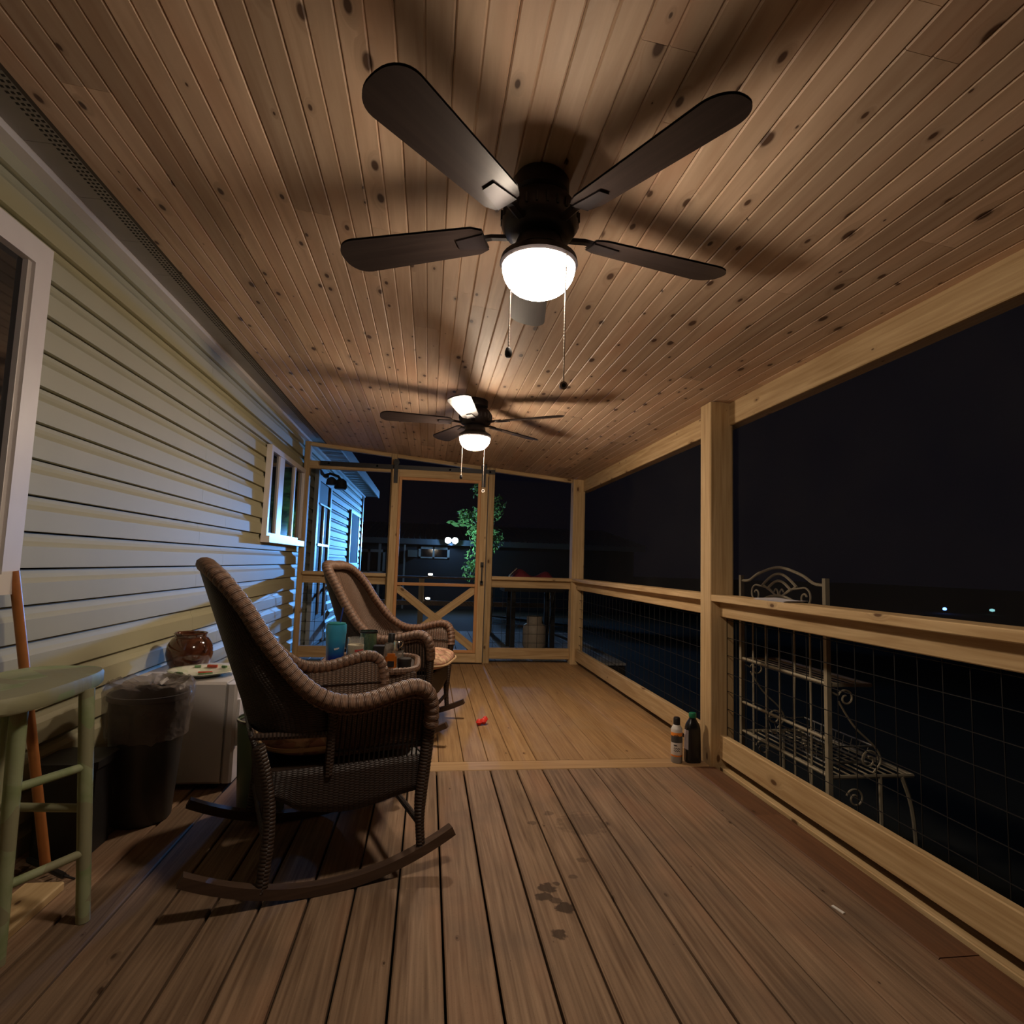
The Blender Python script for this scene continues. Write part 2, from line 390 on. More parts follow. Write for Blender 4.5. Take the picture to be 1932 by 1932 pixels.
MB().bx(XW-.03, XW+.022, 12.5, 12.6, -.5, 2.49).build('corner_trim', M['white'], wl)
t1 = tag(MB().bx(XW-.02, XW+.048, -1, 12.6, 2.444, 2.4715).build('trim_1', M['white']), 'narrow white vinyl channel along the top of the siding', 'trim', kind='structure')
t2 = thing('trim_2', 'grey vented soffit of the house eave above the siding', 'soffit', kind='structure')
for k in range(45):
    y0 = -1.0+k*.302
    if y0 < 6.7:
        MB().bx(-1.44, -1.12, y0, y0+.300, 2.472, 2.480).build('soffit_panel', M['soffit'], t2)
    else:
        MB().bx(-1.44, -1.12, y0, y0+.300, 2.472, 2.480).bx(-1.44, -1.12, y0+.09, y0+.105, 2.468, 2.472).bx(-1.44, -1.12, y0+.19, y0+.205, 2.468, 2.472).build('soffit_panel', M['soffit'], t2)
vb = MB()
for k in range(330):
    yy = -.6+k*.022
    for j in range(3): vb.bx(-1.305+j*.016, -1.297+j*.016, yy, yy+.009, 2.4705, 2.4722)
o = vb.build('vent_slots', M['soffit_hole'], t2); o['kind'] = 'stuff'
MB().bx(-1.125, -1.105, 6.8, 12.6, 2.445, 2.59).build('fascia', M['white'], t2)
MB().bx(-1.21, -1.185, -1.0, 6.78, 2.418, 2.472).build('ledger_strip', plain('dark_ledger', (.10,.085,.07), .7), t2)

# ---- windows in the house wall
def window(name, label, y0, y1, z0, z1, mull, fw=.05, sill=True, pane='glass_dark', out=.045):
    wn = thing(name, label, 'window', (XW, (y0+y1)/2, z0), kind='structure')
    Y = lambda y: y-(y0+y1)/2
    fr = empty('window_frame'); fr.parent = wn
    zt = z1-z0; o2 = out
    for nm, a in (('jamb', (0, o2, Y(y0), Y(y0)+fw, fw*.8, zt-fw)), ('jamb', (0, o2, Y(y1)-fw, Y(y1), fw*.8, zt-fw)), ('head', (0, o2, Y(y0), Y(y1), zt-fw, zt)), ('bottom_rail', (0, o2, Y(y0), Y(y1), 0, fw*.8))):
        b = MB().bx(*a)
        if nm == 'jamb':
            s_ = 1 if a[2] < 0 else -1
            yy = a[3] if s_ > 0 else a[2]
            b.bx(0, o2*.75, yy, yy+s_*.018, fw*.8, zt-fw)
        b.build(nm, M['white'], fr)
    if sill: MB().bx(0, o2+.03, Y(y0)-.01, Y(y1)+.01, -.045, .012).build('window_sill', M['white'], wn)
    edges = [y0+fw] + [q for mm in mull for q in mm] + [y1-fw]
    for mm in mull:
        MB().bx(.004, o2*.8, Y(mm[0]), Y(mm[1]), fw*.8, zt-fw).build('mullion', M['white'], wn)
    for a, b in zip(edges[::2], edges[1::2]):
        MB().bx(.012, .020, Y(a), Y(b), fw*.8, zt-fw).build('pane', M[pane], wn)
    return wn
window('window_1', 'white framed window at the near end of the siding wall', 1.25, 2.22, .967, 2.195, [], .085, False, out=.05)
window('window_2', 'white three-pane sliding window beside the back screen frame', 5.24, 6.64, 1.292, 2.103, [(5.57, 5.74), (6.18, 6.225)], .05)
M['shutter'] = plain('slate_blue_panel', (.07,.09,.11), .9)
window('window_3', 'narrow grey-blue covered window on the far siding beyond the porch', 10.7, 11.95, 1.02, 2.02, [], .05, True, 'shutter', .03)
d2 = thing('door_2', 'dark brown house door with white jambs in the siding beyond the porch', 'door', (XW, 7.92, 0), kind='structure')
M['brown_door'] = plain('dark_brown_door', (.055,.030,.022), .75)
for nm, a, mt_ in (('jamb', (0,.05,-.53,-.42,0,2.28), 'soffit'), ('jamb', (0,.05,.40,.50,0,2.28), 'soffit'), ('head', (0,.05,-.42,.40,2.10,2.28), 'soffit'), ('door_panel', (0,.03,-.42,.40,0,2.10), 'brown_door'), ('storm_bar', (.03,.06,-.40,.38,1.28,1.31), 'white'), ('storm_bar', (.03,.06,-.40,.38,1.80,1.82), 'white'), ('kick_plate', (.03,.045,-.40,.38,.05,.35), 'soffit')):
    MB().bx(*a).build(nm, M[mt_], d2)
MB().bx(.03, .05, -.04, .0, .4, 1.8).build('centre_stile', M['white'], d2)
# unlit lamp on the wall above that door
wlamp = thing('wall_lamp', 'black unlit wall lamp on a bracket beside the far brown door', 'lamp', (XW, 7.75, 2.13))
MB().lathe([(.0,-.02),(.07,-.02),(.07,.02),(.0,.02)], (.035,0,.06), 12).build('bracket_plate', M['black_metal'], wlamp, True)
MB().tube([(.02,0,.06),(.12,0,.10),(.22,0,.07),(.26,0,.02)], .018, 8).build('arm', M['black_metal'], wlamp, True)
MB().lathe([(.03,.06),(.07,.03),(.085,-.06),(.07,-.08),(.0,-.08)], (.26,0,-.02), 12).build('lamp_head', M['black_metal'], wlamp, True)
MB().lathe([(.02,.05),(.06,.02),(.07,-.05),(.0,-.06)], (.16,-.12,-.01), 12).build('sensor_head', M['black_metal'], wlamp, True)

# ---- right side: posts, beam, railing, wire
wr = thing('wall_right', 'open right side of the porch framed in treated lumber with a railing', 'porch frame', kind='structure')
def zb(n, x0, x1, y0, y1, z0, z1, mt_, par, ax): 
    return board(n, ((x0+x1)/2, (y0+y1)/2, (z0+z1)/2), (abs(x1-x0), abs(y1-y0), abs(z1-z0)), ax, M[mt_], par, .004)
POSTS = [(-.36, -.22), (3.238, 3.372), (6.60, 6.735)]
for (a, b) in POSTS: zb('post', 1.655, 1.80, a, b, -.02, ceil_z(1.73), 'lumz', wr, 2)
for (a, b) in ((-1.0, 3.30), (3.302, 6.74)): zb('beam', 1.775, 1.86, a, b, 2.005, 2.17, 'lumy', wr, 1)
for (a, b) in ((-.22, 3.238), (3.372, 6.60)):
    zb('rail_cap', 1.657, 1.797, a, b, .942, .981, 'lumy', wr, 1)
    zb('rail', 1.712, 1.750, a, b, .853, .9415, 'lumy', wr, 1)
    zb('bottom_board', 1.712, 1.750, a, b, .045, .178, 'lumy', wr, 1)
    MB().bx(1.79, 1.792, a, b, .981, 2.005).build('screen', M['screen'], wr)
def wire_panel(par, p0, p1, z0, z1, dx, dz, axis, off):
    wp = empty('wire_panel'); wp.parent = par
    L = p1-p0
    nv = int(L/dx); nh = int((z1-z0)/dz)
    def pt(s_, z): return (off, s_, z) if axis == 1 else (s_, off, z)
    vm = MB().tube([(0,0,0),(0,0,z1-z0)], .0021, 5).mesh('wire', M['wire'], True)
    hm = (MB().tube([(0,0,0),(0,L,0)], .002, 5) if axis == 1 else MB().tube([(0,0,0),(L,0,0)], .002, 5)).mesh('wire', M['wire'], True)
    for k in range(nv+1):
        s_ = p0+dx*.4+k*dx
        if s_ < p1: obj('wire', vm, wp, pt(s_, z0))
    for k in range(nh+1): obj('wire', hm, wp, pt(p0, z0+.02+k*dz))
wire_panel(wr, -.22, 3.238, .10, .90, .1035, .102, 1, 1.756)
wire_panel(wr, 3.372, 6.60, .10, .90, .1035, .102, 1, 1.756)

# ---- back wall of the porch
wb = thing('wall_back', 'treated lumber screen frame closing the far end of the porch', 'porch frame', kind='structure')
zb('post', -1.425, -1.362, YB, YB+.09, -.02, ceil_z(-1.19)+.02, 'lumz', wb, 2)
zb('post', -.467, -.405, YB, YB+.09, -.02, ceil_z(-.44), 'lumz', wb, 2)
zb('post', .655, .725, YB, YB+.09, -.02, ceil_z(.69), 'lumz', wb, 2)
for (a, b) in ((-1.362, -.467), (.725, 1.655)):
    zb('rail_cap', a, b, YB-.03, YB+.11, .942, .981, 'lumx', wb, 0)
    zb('rail', a, b, YB+.02, YB+.058, .853, .9415, 'lumx', wb, 0)
    zb('bottom_board', a, b, YB+.02, YB+.058, .045, .168, 'lumx', wb, 0)
zb('header', -1.362, -.467, YB, YB+.06, 2.125, 2.212, 'lumx', wb, 0)
zb('header', -.405, .655, YB, YB+.06, 2.125, 2.212, 'lumx', wb, 0)
for (a, b) in ((-1.362, -.467), (-.405, .655), (.725, 1.655)):
    xc = (a+b)/2
    board('top_plate', (xc, YB+.03, ceil_z(xc)-.02), ((b-a), .06, .042), 0, M['lumx'], wb, .003, rot=(0, CA, 0))
MB().bx(-1.362, -.467, YB+.06, YB+.062, .99, 2.12).build('screen', M['screen'], wb)
MB().bx(.725, 1.655, YB+.06, YB+.062, .99, ceil_z(1.6)-.05).build('screen', M['screen'], wb)
wire_panel(wb, -1.362, -.467, .10, .90, .1035, .102, 0, YB+.064)
wire_panel(wb, .725, 1.655, .10, .90, .1035, .102, 0, YB+.064)

# ---- hanging screen door on a black track
d1 = thing('door_1', 'sliding wooden screen door with cross-braced lower half on a black track', 'screen door', (0, YB-.075, .0), kind='structure')
DL, DR, DT = -.445, .637, 2.150
zb('stile', DL, DL+.078, -.022, .022, .02, DT, 'lumz', d1, 2)
zb('stile', DR-.078, DR, -.022, .022, .02, DT, 'lumz', d1, 2)
zb('top_rail', DL+.078, DR-.078, -.022, .022, DT-.085, DT, 'lumx', d1, 0)
zb('bottom_rail', DL+.078, DR-.078, -.022, .022, .02, .125, 'lumx', d1, 0)
il, ir = DL+.078, DR-.078
zb('moulding', il, il+.034, -.030, -.004, .125, DT-.085, 'orange', d1, 2)
zb('moulding', ir-.034, ir, -.030, -.004, .125, DT-.085, 'orange', d1, 2)
for z in (.125, .855, DT-.119): zb('moulding', il+.034, ir-.034, -.030, -.004, z, z+.034, 'orangex', d1, 0)
def brace(x0, z0, x1, z1, yo):
    L = math.hypot(x1-x0, z1-z0); a = math.atan2(z1-z0, x1-x0)
    board('brace', ((x0+x1)/2, yo, (z0+z1)/2), (L, .018, .085), 0, M['lumx'], d1, .003, rot=(0, -a, 0))
brace(il+.02, .835, ir-.02, .165, .008); brace(il+.02, .165, ir-.02, .835, .012)
MB().bx(il, ir, .021, .0225, .125, DT-.085).build('screen', M['screen'], d1)
for xx in (-.405, .585):
    hg = MB().bx(xx-.022, xx+.022, -.034, -.024, 1.99, 2.26).build('hanger_strap', M['black_metal'], d1)
    MB().tube([(xx, -.038, 2.225), (xx, -.006, 2.225)], .034, 14).build('wheel', M['black_metal'], hg, True)
h = MB().bx(.590, .606, -.062, -.048, .905, 1.10).build('handle', M['black_metal'], d1)
MB().bx(.582, .614, -.062, -.022, 1.085, 1.135).bx(.582, .614, -.062, -.022, .885, .925).build('handle_mount', M['black_metal'], h)
tr = tag(MB().bx(-1.24, .72, YB-.050, YB-.042, 2.155, 2.205).build('door_track', M['black_metal']), 'long flat black metal track above the sliding screen door', 'track')
for xx in (-1.15, -.62, .2, .66):
    MB().tube([(xx, YB-.05, 2.18), (xx, YB+.01, 2.18)], .012, 8).build('standoff_bolt', M['black_metal'], tr, True)

# ================================================================== OUTSIDE
M['grass'] = plain('dark_grass_ground', (.008,.010,.006), 1.0, var=.5, scale=2)
g = tag(MB().bx(-60, 90, -40, 110, -.60, -.5).build('ground', M['grass']), 'dark lawn around the porch at night', 'ground', kind='structure')
M['grey_deck'] = wood('pale_grey_deck', (.30,.30,.29), (.18,.18,.17), 1, (2.2,.03,(.08,.07,.06)), .7, 1.0, .15)
fo = thing('floor_outer', 'pale open deck beyond the screen door lit by the blue flood light', 'deck', kind='structure')
x = -1.44
while x < 2.3:
    board('deck_board', (x+.0705, 8.36, -.0335), (.138, 3.06, .027), 1, M['grey_deck'], fo, .003); x += .1425
MB().bx(-1.44, 2.4, 6.83, 9.89, -.5, -.06).build('deck_base', plain('deck_base_dark', (.02,.018,.015), .9), fo)
orl = thing('outer_railing', 'weathered wooden railing at the far edge of the open outer deck', 'railing', (0, 9.82, -.02))
zb('rail_cap', -1.3, 2.2, -.06, .06, .865, .90, 'deck', orl, 0)
for xx in (-1.2, -.1, 1.05, 2.1): zb('post', xx-.045, xx+.045, -.045, .045, 0, .865, 'lumz', orl, 2)
zb('rail', -1.3, 2.2, -.02, .02, .42, .50, 'deck', orl, 0)
M['white_spot'] = emit('white_spot_glow', (1.0,.93,.8), 7)  # white spots of unknown source, built as small glowing fittings on the railing
for (xx, yy, zz, lab) in ((.04, 9.80, .88, 'small glowing white spot on the outer deck railing'), (.012, 9.82, .481, 'small glowing white spot on the lower rail of the outer deck')):
    sl = thing('glow_spot', lab, 'light', (xx, yy, zz))
    MB().lathe([(.0,0),(.045,0),(.05,.012),(.03,.022),(0,.022)], (0,0,0), 12).build('base', M['black_metal'], sl, True)
    MB().lathe([(.028,.022),(.04,.035),(.035,.05),(0,.055)], (0,0,0), 12).build('lens', M['white_spot'], sl, True)

# far metal-roofed building with the blue flood light
bld = thing('far_building', 'low dark building with ribbed metal roof behind the screen door', 'building', (0, 20.6, -.5))
M['bwall'] = plain('dark_blue_grey_wall', (.085,.075,.085), .8, var=.15, scale=1.2)
M['broof'] = plain('galvanised_roof', (.30,.34,.40), .45, .4, var=.1, scale=2)
MB().bx(-7, 7.5, 0, 5, 0, 2.35).build('wall', M['bwall'], bld)
rf = MB()
nr = 76
pr = []
for k in range(nr):
    x0 = -7.3+k*.2
    pr += [(x0, 0), (x0+.10, 0), (x0+.125, .035), (x0+.165, .035), (x0+.19, 0)]
vs = [(a, -.35, 2.40+b) for a, b in pr] + [(a, 5.3, 3.3+b) for a, b in pr]
rf.add(vs, [(i, i+1, len(pr)+i+1, len(pr)+i) for i in range(len(pr)-1)])
rf.build('roof', M['broof'], bld)
MB().bx(-7.3, 7.8, -.36, -.33, 2.22, 2.41).build('fascia', M['broof'], bld)
def bwin(x0, x1, z0, z1, mids):
    f = MB().bx(x0, x1, -.05, 0, z0, z0+.05).bx(x0, x1, -.05, 0, z1-.09, z1).bx(x0, x0+.08, -.05, 0, z0, z1).bx(x1-.08, x1, -.05, 0, z0, z1)
    for q in mids: f.bx(q-.035, q+.035, -.05, 0, z0, z1)
    o = f.build('window', M['white'], bld)
    ed = [x0+.08]+mids+[x1-.08]
    for a, b in zip(ed, ed[1:]): MB().bx(a, b, -.012, -.004, z0+.05, z1-.09).build('pane', M['glass_dark'], o)
bwin(-.36, .72, 1.75, 2.16, [.16])
bwin(-2.6, -1.5, 1.2, 2.0, [-2.05])
MB().bx(-.72, -.40, -.30, 0, 1.78, 2.02).build('meter_box', M['soffit'], bld)
MB().bx(-.86, -.80, -.25, -.19, 0, 2.2).build('porch_post', M['white'], bld)
MB().bx(-1.72, -1.64, -.25, -.17, 0, 2.2).build('porch_post', M['white'], bld)
MB().bx(-2.72, -2.66, -.25, -.19, 0, 2.2).build('porch_post', M['white'], bld)
fl2 = thing('flood_light', 'twin-head blue-white flood light blazing on the far building', 'flood light', (.76, 20.0, 1.88))
M['flood'] = emit('flood_lens', (.75,.9,1.0), 260)
MB().bx(-.08, .08, .0, .22, -.05, .05).build('mount', M['black_metal'], fl2)
for sx, FW, ang, aim in ((-.13, FLOOD_W[0], 23, (-1.44, 11.4, 1.3)), (.11, FLOOD_W[1], 140, (1.3, 12.0, 1.6))):
    hd = MB().lathe([(.05,.10),(.10,.02),(.115,0)], (0,0,0), 14).build('lamp_head', M['black_metal'], fl2, True, loc=(sx, -.05, 0), rot=(R(-90), 0, 0))
    hd.rotation_euler = (R(-90), 0, 0)
    MB().lathe([(.105,.0),(.09,-.012),(0,-.02)], (0,0,0), 14).build('lens', M['flood'], hd, True)
    ld = bpy.data.lights.new('flood_spot', 'SPOT'); ld.energy = FW; ld.color = FLOOD_COL; ld.spot_size = R(ang); ld.spot_blend = .85; ld.shadow_soft_size = .06
    lo = bpy.data.objects.new('flood_spot', ld); COL.objects.link(lo); lo.parent = fl2; lo.location = (sx, -.10, 0); lo.rotation_euler = (Vector(aim)-Vector((.76+sx, 19.9, 1.88))).to_track_quat('-Z', 'Y').to_euler()

sd = bpy.data.lights.new('flood_spill', 'POINT'); sd.energy = 22.0; sd.color = (.25,.55,1.0); sd.shadow_soft_size = .05
so_ = bpy.data.objects.new('flood_spill', sd); COL.objects.link(so_); so_.parent = fl2; so_.location = (-.01, -.35, .0)
# leafy tree beside the flood light
def tree(name, label, loc, blobs, nleaf, size, colr, seed, trunk_h, group=None):
    rng = random.Random(seed); t = thing(name, label, 'tree', loc, group=group)
    b = MB().tube(crom([(0,0,0),(.05,.02,trunk_h*.4),(-.04,.05,trunk_h*.75),(.02,0,trunk_h)], 4), lambda L: .12*(1-.6*L/(trunk_h+.01))+.02, 8)
    b.build('trunk', M['bark'], t, True)
    br = MB(); fo_ = MB()
    for (bx_, by_, bz_, rr) in blobs:
        br.tube(crom([(0,0,trunk_h*.6),((bx_)*.5, by_*.5, trunk_h*.6+(bz_-trunk_h*.6)*.7),(bx_, by_, bz_)], 4), .025, 5)
        for k in range(int(nleaf*rr)):
            d = Vector((rng.gauss(0,1), rng.gauss(0,1), rng.gauss(0,1))).normalized()*rr*rng.random()**.45
            c = Vector((bx_, by_, bz_))+d
            n = Vector((rng.gauss(0,1), rng.gauss(0,1)-.6, rng.gauss(0,1))).normalized(); a = n.orthogonal().normalized(); q = n.cross(a)
            th = rng.random()*6.28; a, q = a*math.cos(th)+q*math.sin(th), q*math.cos(th)-a*math.sin(th)
            s_ = size*rng.uniform(.6, 1.3)
            fo_.add([c-a*s_, c-a*.2*s_+q*.38*s_+n*.05*s_, c+a*s_, c-a*.2*s_-q*.38*s_+n*.05*s_], [(0,1,2),(0,2,3)])
    br.build('branches', M['bark'], t, True)
    o = fo_.build('foliage', colr, t); o['kind'] = 'stuff'
    return t
M['bark'] = plain('dark_bark', (.05,.04,.03), .9, bmp=.5)
def leafmat(nm, c):
    mt_, t_, p_ = nt(nm); no = N(t_, 'ShaderNodeTexNoise'); no.inputs['Scale'].default_value = 6; tc = N(t_, 'ShaderNodeTexCoord'); t_.links.new(tc.outputs['Object'], no.inputs['Vector'])
    t_.links.new(mix(t_, no.outputs['Fac'], tuple(q*.5 for q in c), c), p_.inputs['Base Color']); p_.inputs['Roughness'].default_value = .6
    out = t_.nodes['Material Output']; tl_ = N(t_, 'ShaderNodeBsdfTranslucent'); tl_.inputs[0].default_value = (*[min(1, q*1.9) for q in c], 1); mx_ = N(t_, 'ShaderNodeMixShader'); mx_.inputs[0].default_value = .30
    t_.links.new(p_.outputs[0], mx_.inputs[1]); t_.links.new(tl_.outputs[0], mx_.inputs[2]); t_.links.new(mx_.outputs[0], out.inputs[0])
    return mt_
M['leaf'] = leafmat('green_leaves', (.16,.30,.07))
LT = tree('leafy_tree', 'green leafy tree beside the blue flood light', (1.85, 18.4, -.5),
     [(-.3,.2,2.6,.42),(-.2,0,3.1,.5),(-.75,-.3,3.05,.28),(-.2,.2,1.9,.5),(-.45,0,1.4,.4),(.1,.1,2.4,.45),(-.25,.1,4.0,.36),(.15,.3,3.5,.45)], 420, .075, M['leaf'], 3, 4.2)
bs = empty('overhanging_branch', (-.12, -.8, 2.55)); bs.parent = LT
MB().tube(crom([(.5,.8,-.5),(.0,.3,.0),(-.6,0,.22),(-1.0,0,.30)], 5), .012, 5).build('twig', M['bark'], bs, True)
for k, (lx, lz, ss) in enumerate(((-1.38,.30,.13),(-1.25,.24,.17),(-1.12,.30,.10),(-1.0,.22,.12),(-.85,.24,.09),(-.7,.14,.12),(-.55,.2,.1),(-.4,.08,.12))):
    th = (.2, -.5, .9, .1, -.7, .5, .0, .8)[k]
    a = Vector((math.cos(th), 0, math.sin(th))); q = Vector((-math.sin(th), -.3, math.cos(th)))
    c = Vector((lx+.25, -.02*k, lz))
    MB().add([c-a*ss, c-a*.4*ss+q*.33*ss, c+a*.3*ss+q*.36*ss, c+a*ss, c+a*.3*ss-q*.36*ss, c-a*.4*ss-q*.33*ss], [(0,1,2,3),(0,3,4,5)]).build('leaf', M['leaf'], bs)

# things standing on the outer deck
M['tank'] = plain('dusty_tan_tank', (.30,.25,.19), .55, var=.15)
pt = thing('propane_tank', 'dusty tan propane tank on the outer deck behind the right screen bay', 'gas tank', (1.42, 7.62, -.02))
MB().lathe([(.10,.0),(.115,.0),(.115,.03),(.13,.05),(.155,.10),(.155,.30),(.14,.355),(.09,.39),(.0,.40)], (0,0,0), 20).build('body', M['tank'], pt, True)
MB().lathe([(.10,.375),(.105,.375),(.105,.47),(.10,.47)], (0,0,0), 16, closed=True).build('collar', M['tank'], pt, True)
MB().lathe([(.02,.40),(.025,.40),(.025,.45),(.0,.45)], (0,0,0), 10).build('valve', M['black_metal'], pt, True)
gr = thing('grill_cart', 'black grill cart under a red cover on the outer deck', 'grill', (1.42, 7.98, -.02))
for (a, b) in ((-.27,-.2),(.27,-.2),(-.27,.2),(.27,.2)): MB().bx(a-.03, a+.03, b-.03, b+.03, 0, .82).build('leg', M['black_metal'], gr)
MB().bx(-.40,.40,-.26,.26,.78,.90).build('body', M['black_metal'], gr)
MB().grid(lambda u, v: (-.30+.62*u, -.20+.4*v, .90+.29*math.sin(math.pi*u)**.6*math.sin(math.pi*v)**.5*(.65+.35*math.sin(7*u+1))), 16, 10).build('red_cover', plain('faded_red_cloth', (.42,.04,.06), .7, bmp=.4), gr, True)
MB().tube(crom([(-.36,-.26,.90),(-.33,-.28,1.0),(-.24,-.27,1.09)], 5), .018, 8).build('side_bar', plain('polished_steel', (.7,.75,.8), .15, 1.0), gr, True)
MB().bx(-.20,.20,-.18,.18,.30,.33).build('shelf', M['black_metal'], gr)
MB().tube([(.30,-.25,.85),(.16,-.28,.0)], .008, 6).build('hose', M['black_metal'], gr, True)
# far lights to the right
M['blue_lamp'] = emit('blue_point_glow', (.10,.25,1.0), 9)
M['teal_lamp'] = emit('teal_point_glow', (.25,.6,.62), 1.4)
for (xx, yy, mt_, lab, sz) in ((23.8, 24.0, 'blue_lamp', 'tiny blue garden light far off beyond the railing', .075), (26.1, 23.8, 'teal_lamp', 'tiny pale teal garden light far off at the right edge', .10)):
    gl = thing('garden_light', lab, 'light', (xx, yy, -.5))
    MB().tube([(0,0,0),(0,0,.18)], .02, 6).build('stake', M['black_metal'], gl, True)
    MB().lathe([(.02,.14),(sz,.16),(sz,.24),(.02,.27),(0,.27)], (0,0,0), 10).build('lens', M[mt_], gl, True)

# baker's rack just outside the railing
M['cream_metal'] = plain('cream_painted_iron', (.36,.31,.22), .5, .1, var=.15)
rk = thing('bakers_rack', 'cream wrought-iron baker\'s rack with arched scroll crest outside the railing', 'rack', (2.0, 3.10, -.5))
def RK(y, z): return (0, y, z+.5)
for yy in (-.40, .40): MB().bx(-.012, .012, yy-.012, yy+.012, 0, 1.60).build('post', M['cream_metal'], rk)
def arc(y0, y1, zb_, h_, n=16, p=1.0): return [RK(y0+(y1-y0)*k/n, zb_+h_*math.sin(math.pi*k/n)**p) for k in range(n+1)]
MB().tube(crom([RK(-.40,1.065),RK(-.31,1.07),RK(-.20,1.115),RK(0,1.152),RK(.20,1.115),RK(.31,1.07),RK(.40,1.065)], 6), .0085, 7).build('crest_bar', M['cream_metal'], rk, True)
MB().tube(arc(-.165, .165, 1.045, .07), .008, 6).build('crest_arch', M['cream_metal'], rk, True)
MB().tube(arc(-.115, .115, 1.025, .05), .008, 6).build('crest_arch', M['cream_metal'], rk, True)
MB().tube(arc(-.20, .20, .945, .045), .009, 6).build('lower_arch', M['cream_metal'], rk, True)
def spiral(c, r0, turns, ph, dr, n=28, f=RK):
    out = []
    for k in range(n+1):
        t_ = k/n; a = ph+dr*turns*2*math.pi*t_; r__ = r0*(1-.72*t_); out.append(f(c[0]+r__*math.cos(a), c[1]+r__*math.sin(a)))
    return out
for s_ in (-1, 1):
    sp_ = [RK(s_*.02, .985), RK(s_*.10, 1.03)] + spiral((s_*.235, .99), .055, 1.2, math.pi*.55 if s_ > 0 else math.pi*.45, -s_, f=RK)
    MB().tube(sp_, .0055, 6).build('scroll', M['cream_metal'], rk, True)
    MB().tube(crom([RK(s_*.005, .985), RK(s_*.012, 1.015), RK(s_*.03, 1.028), RK(s_*.045, 1.012)], 5), .005, 6).build('scroll', M['cream_metal'], rk, True)
    MB().tube([RK(s_*.02, .985), RK(s_*.16, 1.05)], .005, 6).build('crest_strut', M['cream_metal'], rk, True)
for z in (.575, .305, .13): MB().tube([RK(-.40, z), RK(.40, z)], .009, 6).build('rail', M['cream_metal'], rk, True)
for k in range(5):
    yy = -.27+k*.135
    MB().tube([RK(yy, -.1), RK(yy, .92)] if k != 1 else [RK(yy, -.1), RK(yy+.006, .4), RK(yy-.004, .6), RK(yy, .92)], .0055, 6).build('spindle', M['cream_metal'], rk, True)
for (z, d_) in ((.57, .24), (.125, .46)):
    sh = MB().tube([(0,-.40,z+.5),(d_,-.40,z+.5),(d_,.40,z+.5),(0,.40,z+.5)], .010, 6).build('shelf_frame', M['cream_metal'], rk, True)
    nb = int(d_/.05)
    for k in range(nb): MB().tube([(.03+k*.05,-.40,z+.5),(.03+k*.05,.40,z+.5)], .004, 5).build('shelf_wire', M['cream_metal'], sh, True)
for yy in (-.40, .40):
    F = lambda a, b, q=yy: (a, q, b+.5)
    MB().tube([F(0, .545)]+spiral((.10,.505), .045, 1.2, math.pi*.9, -1, f=F), .005, 6).build('side_scroll', M['cream_metal'], rk, True)
    MB().tube(crom([F(.058,.49), F(.14,.37), F(.25,.27), F(.285,.20), F(.24,.14)], 6), .005, 6).build('side_scroll', M['cream_metal'], rk, True)
    MB().tube(spiral((.22,.205), .05, 1.3, 0, 1, f=F), .005, 6).build('side_scroll', M['cream_metal'], rk, True)
    MB().tube(spiral((.14,.02), .05, 1.3, math.pi*.9, -1, f=F), .005, 6).build('side_scroll', M['cream_metal'], rk, True)
    MB().tube([F(.28,.125), F(.285,-.5)], .010, 6).build('leg', M['cream_metal'], rk, True)
    MB().tube(crom([F(.40,.12), F(.45,-.03), F(.47,-.25), F(.46,-.5)], 5), .010, 6).build('leg', M['cream_metal'], rk, True)
# wire basket sitting on the rack's low shelf
bk = thing('wire_basket', 'dull wire basket lying on the low shelf of the baker\'s rack', 'basket', (2.20, 3.08, .14))
M['dull_wire'] = plain('dull_grey_wire', (.24,.23,.21), .5, .5)
for z, q in ((.008, .9), (.10, 1.0)):
    MB().tube([(-.13*q,-.28*q,z),(.13*q,-.28*q,z),(.13*q,.28*q,z),(-.13*q,.28*q,z),(-.13*q,-.28*q,z)], .005, 6).build('rim', M['dull_wire'], bk, True)
for k in range(9):
    yy = -.25+k*.0625; MB().tube([(-.13,yy,.10),(-.115,yy*.9,.008),(.115,yy*.9,.008),(.13,yy,.10)], .003, 5).build('cross_wire', M['dull_wire'], bk, True)

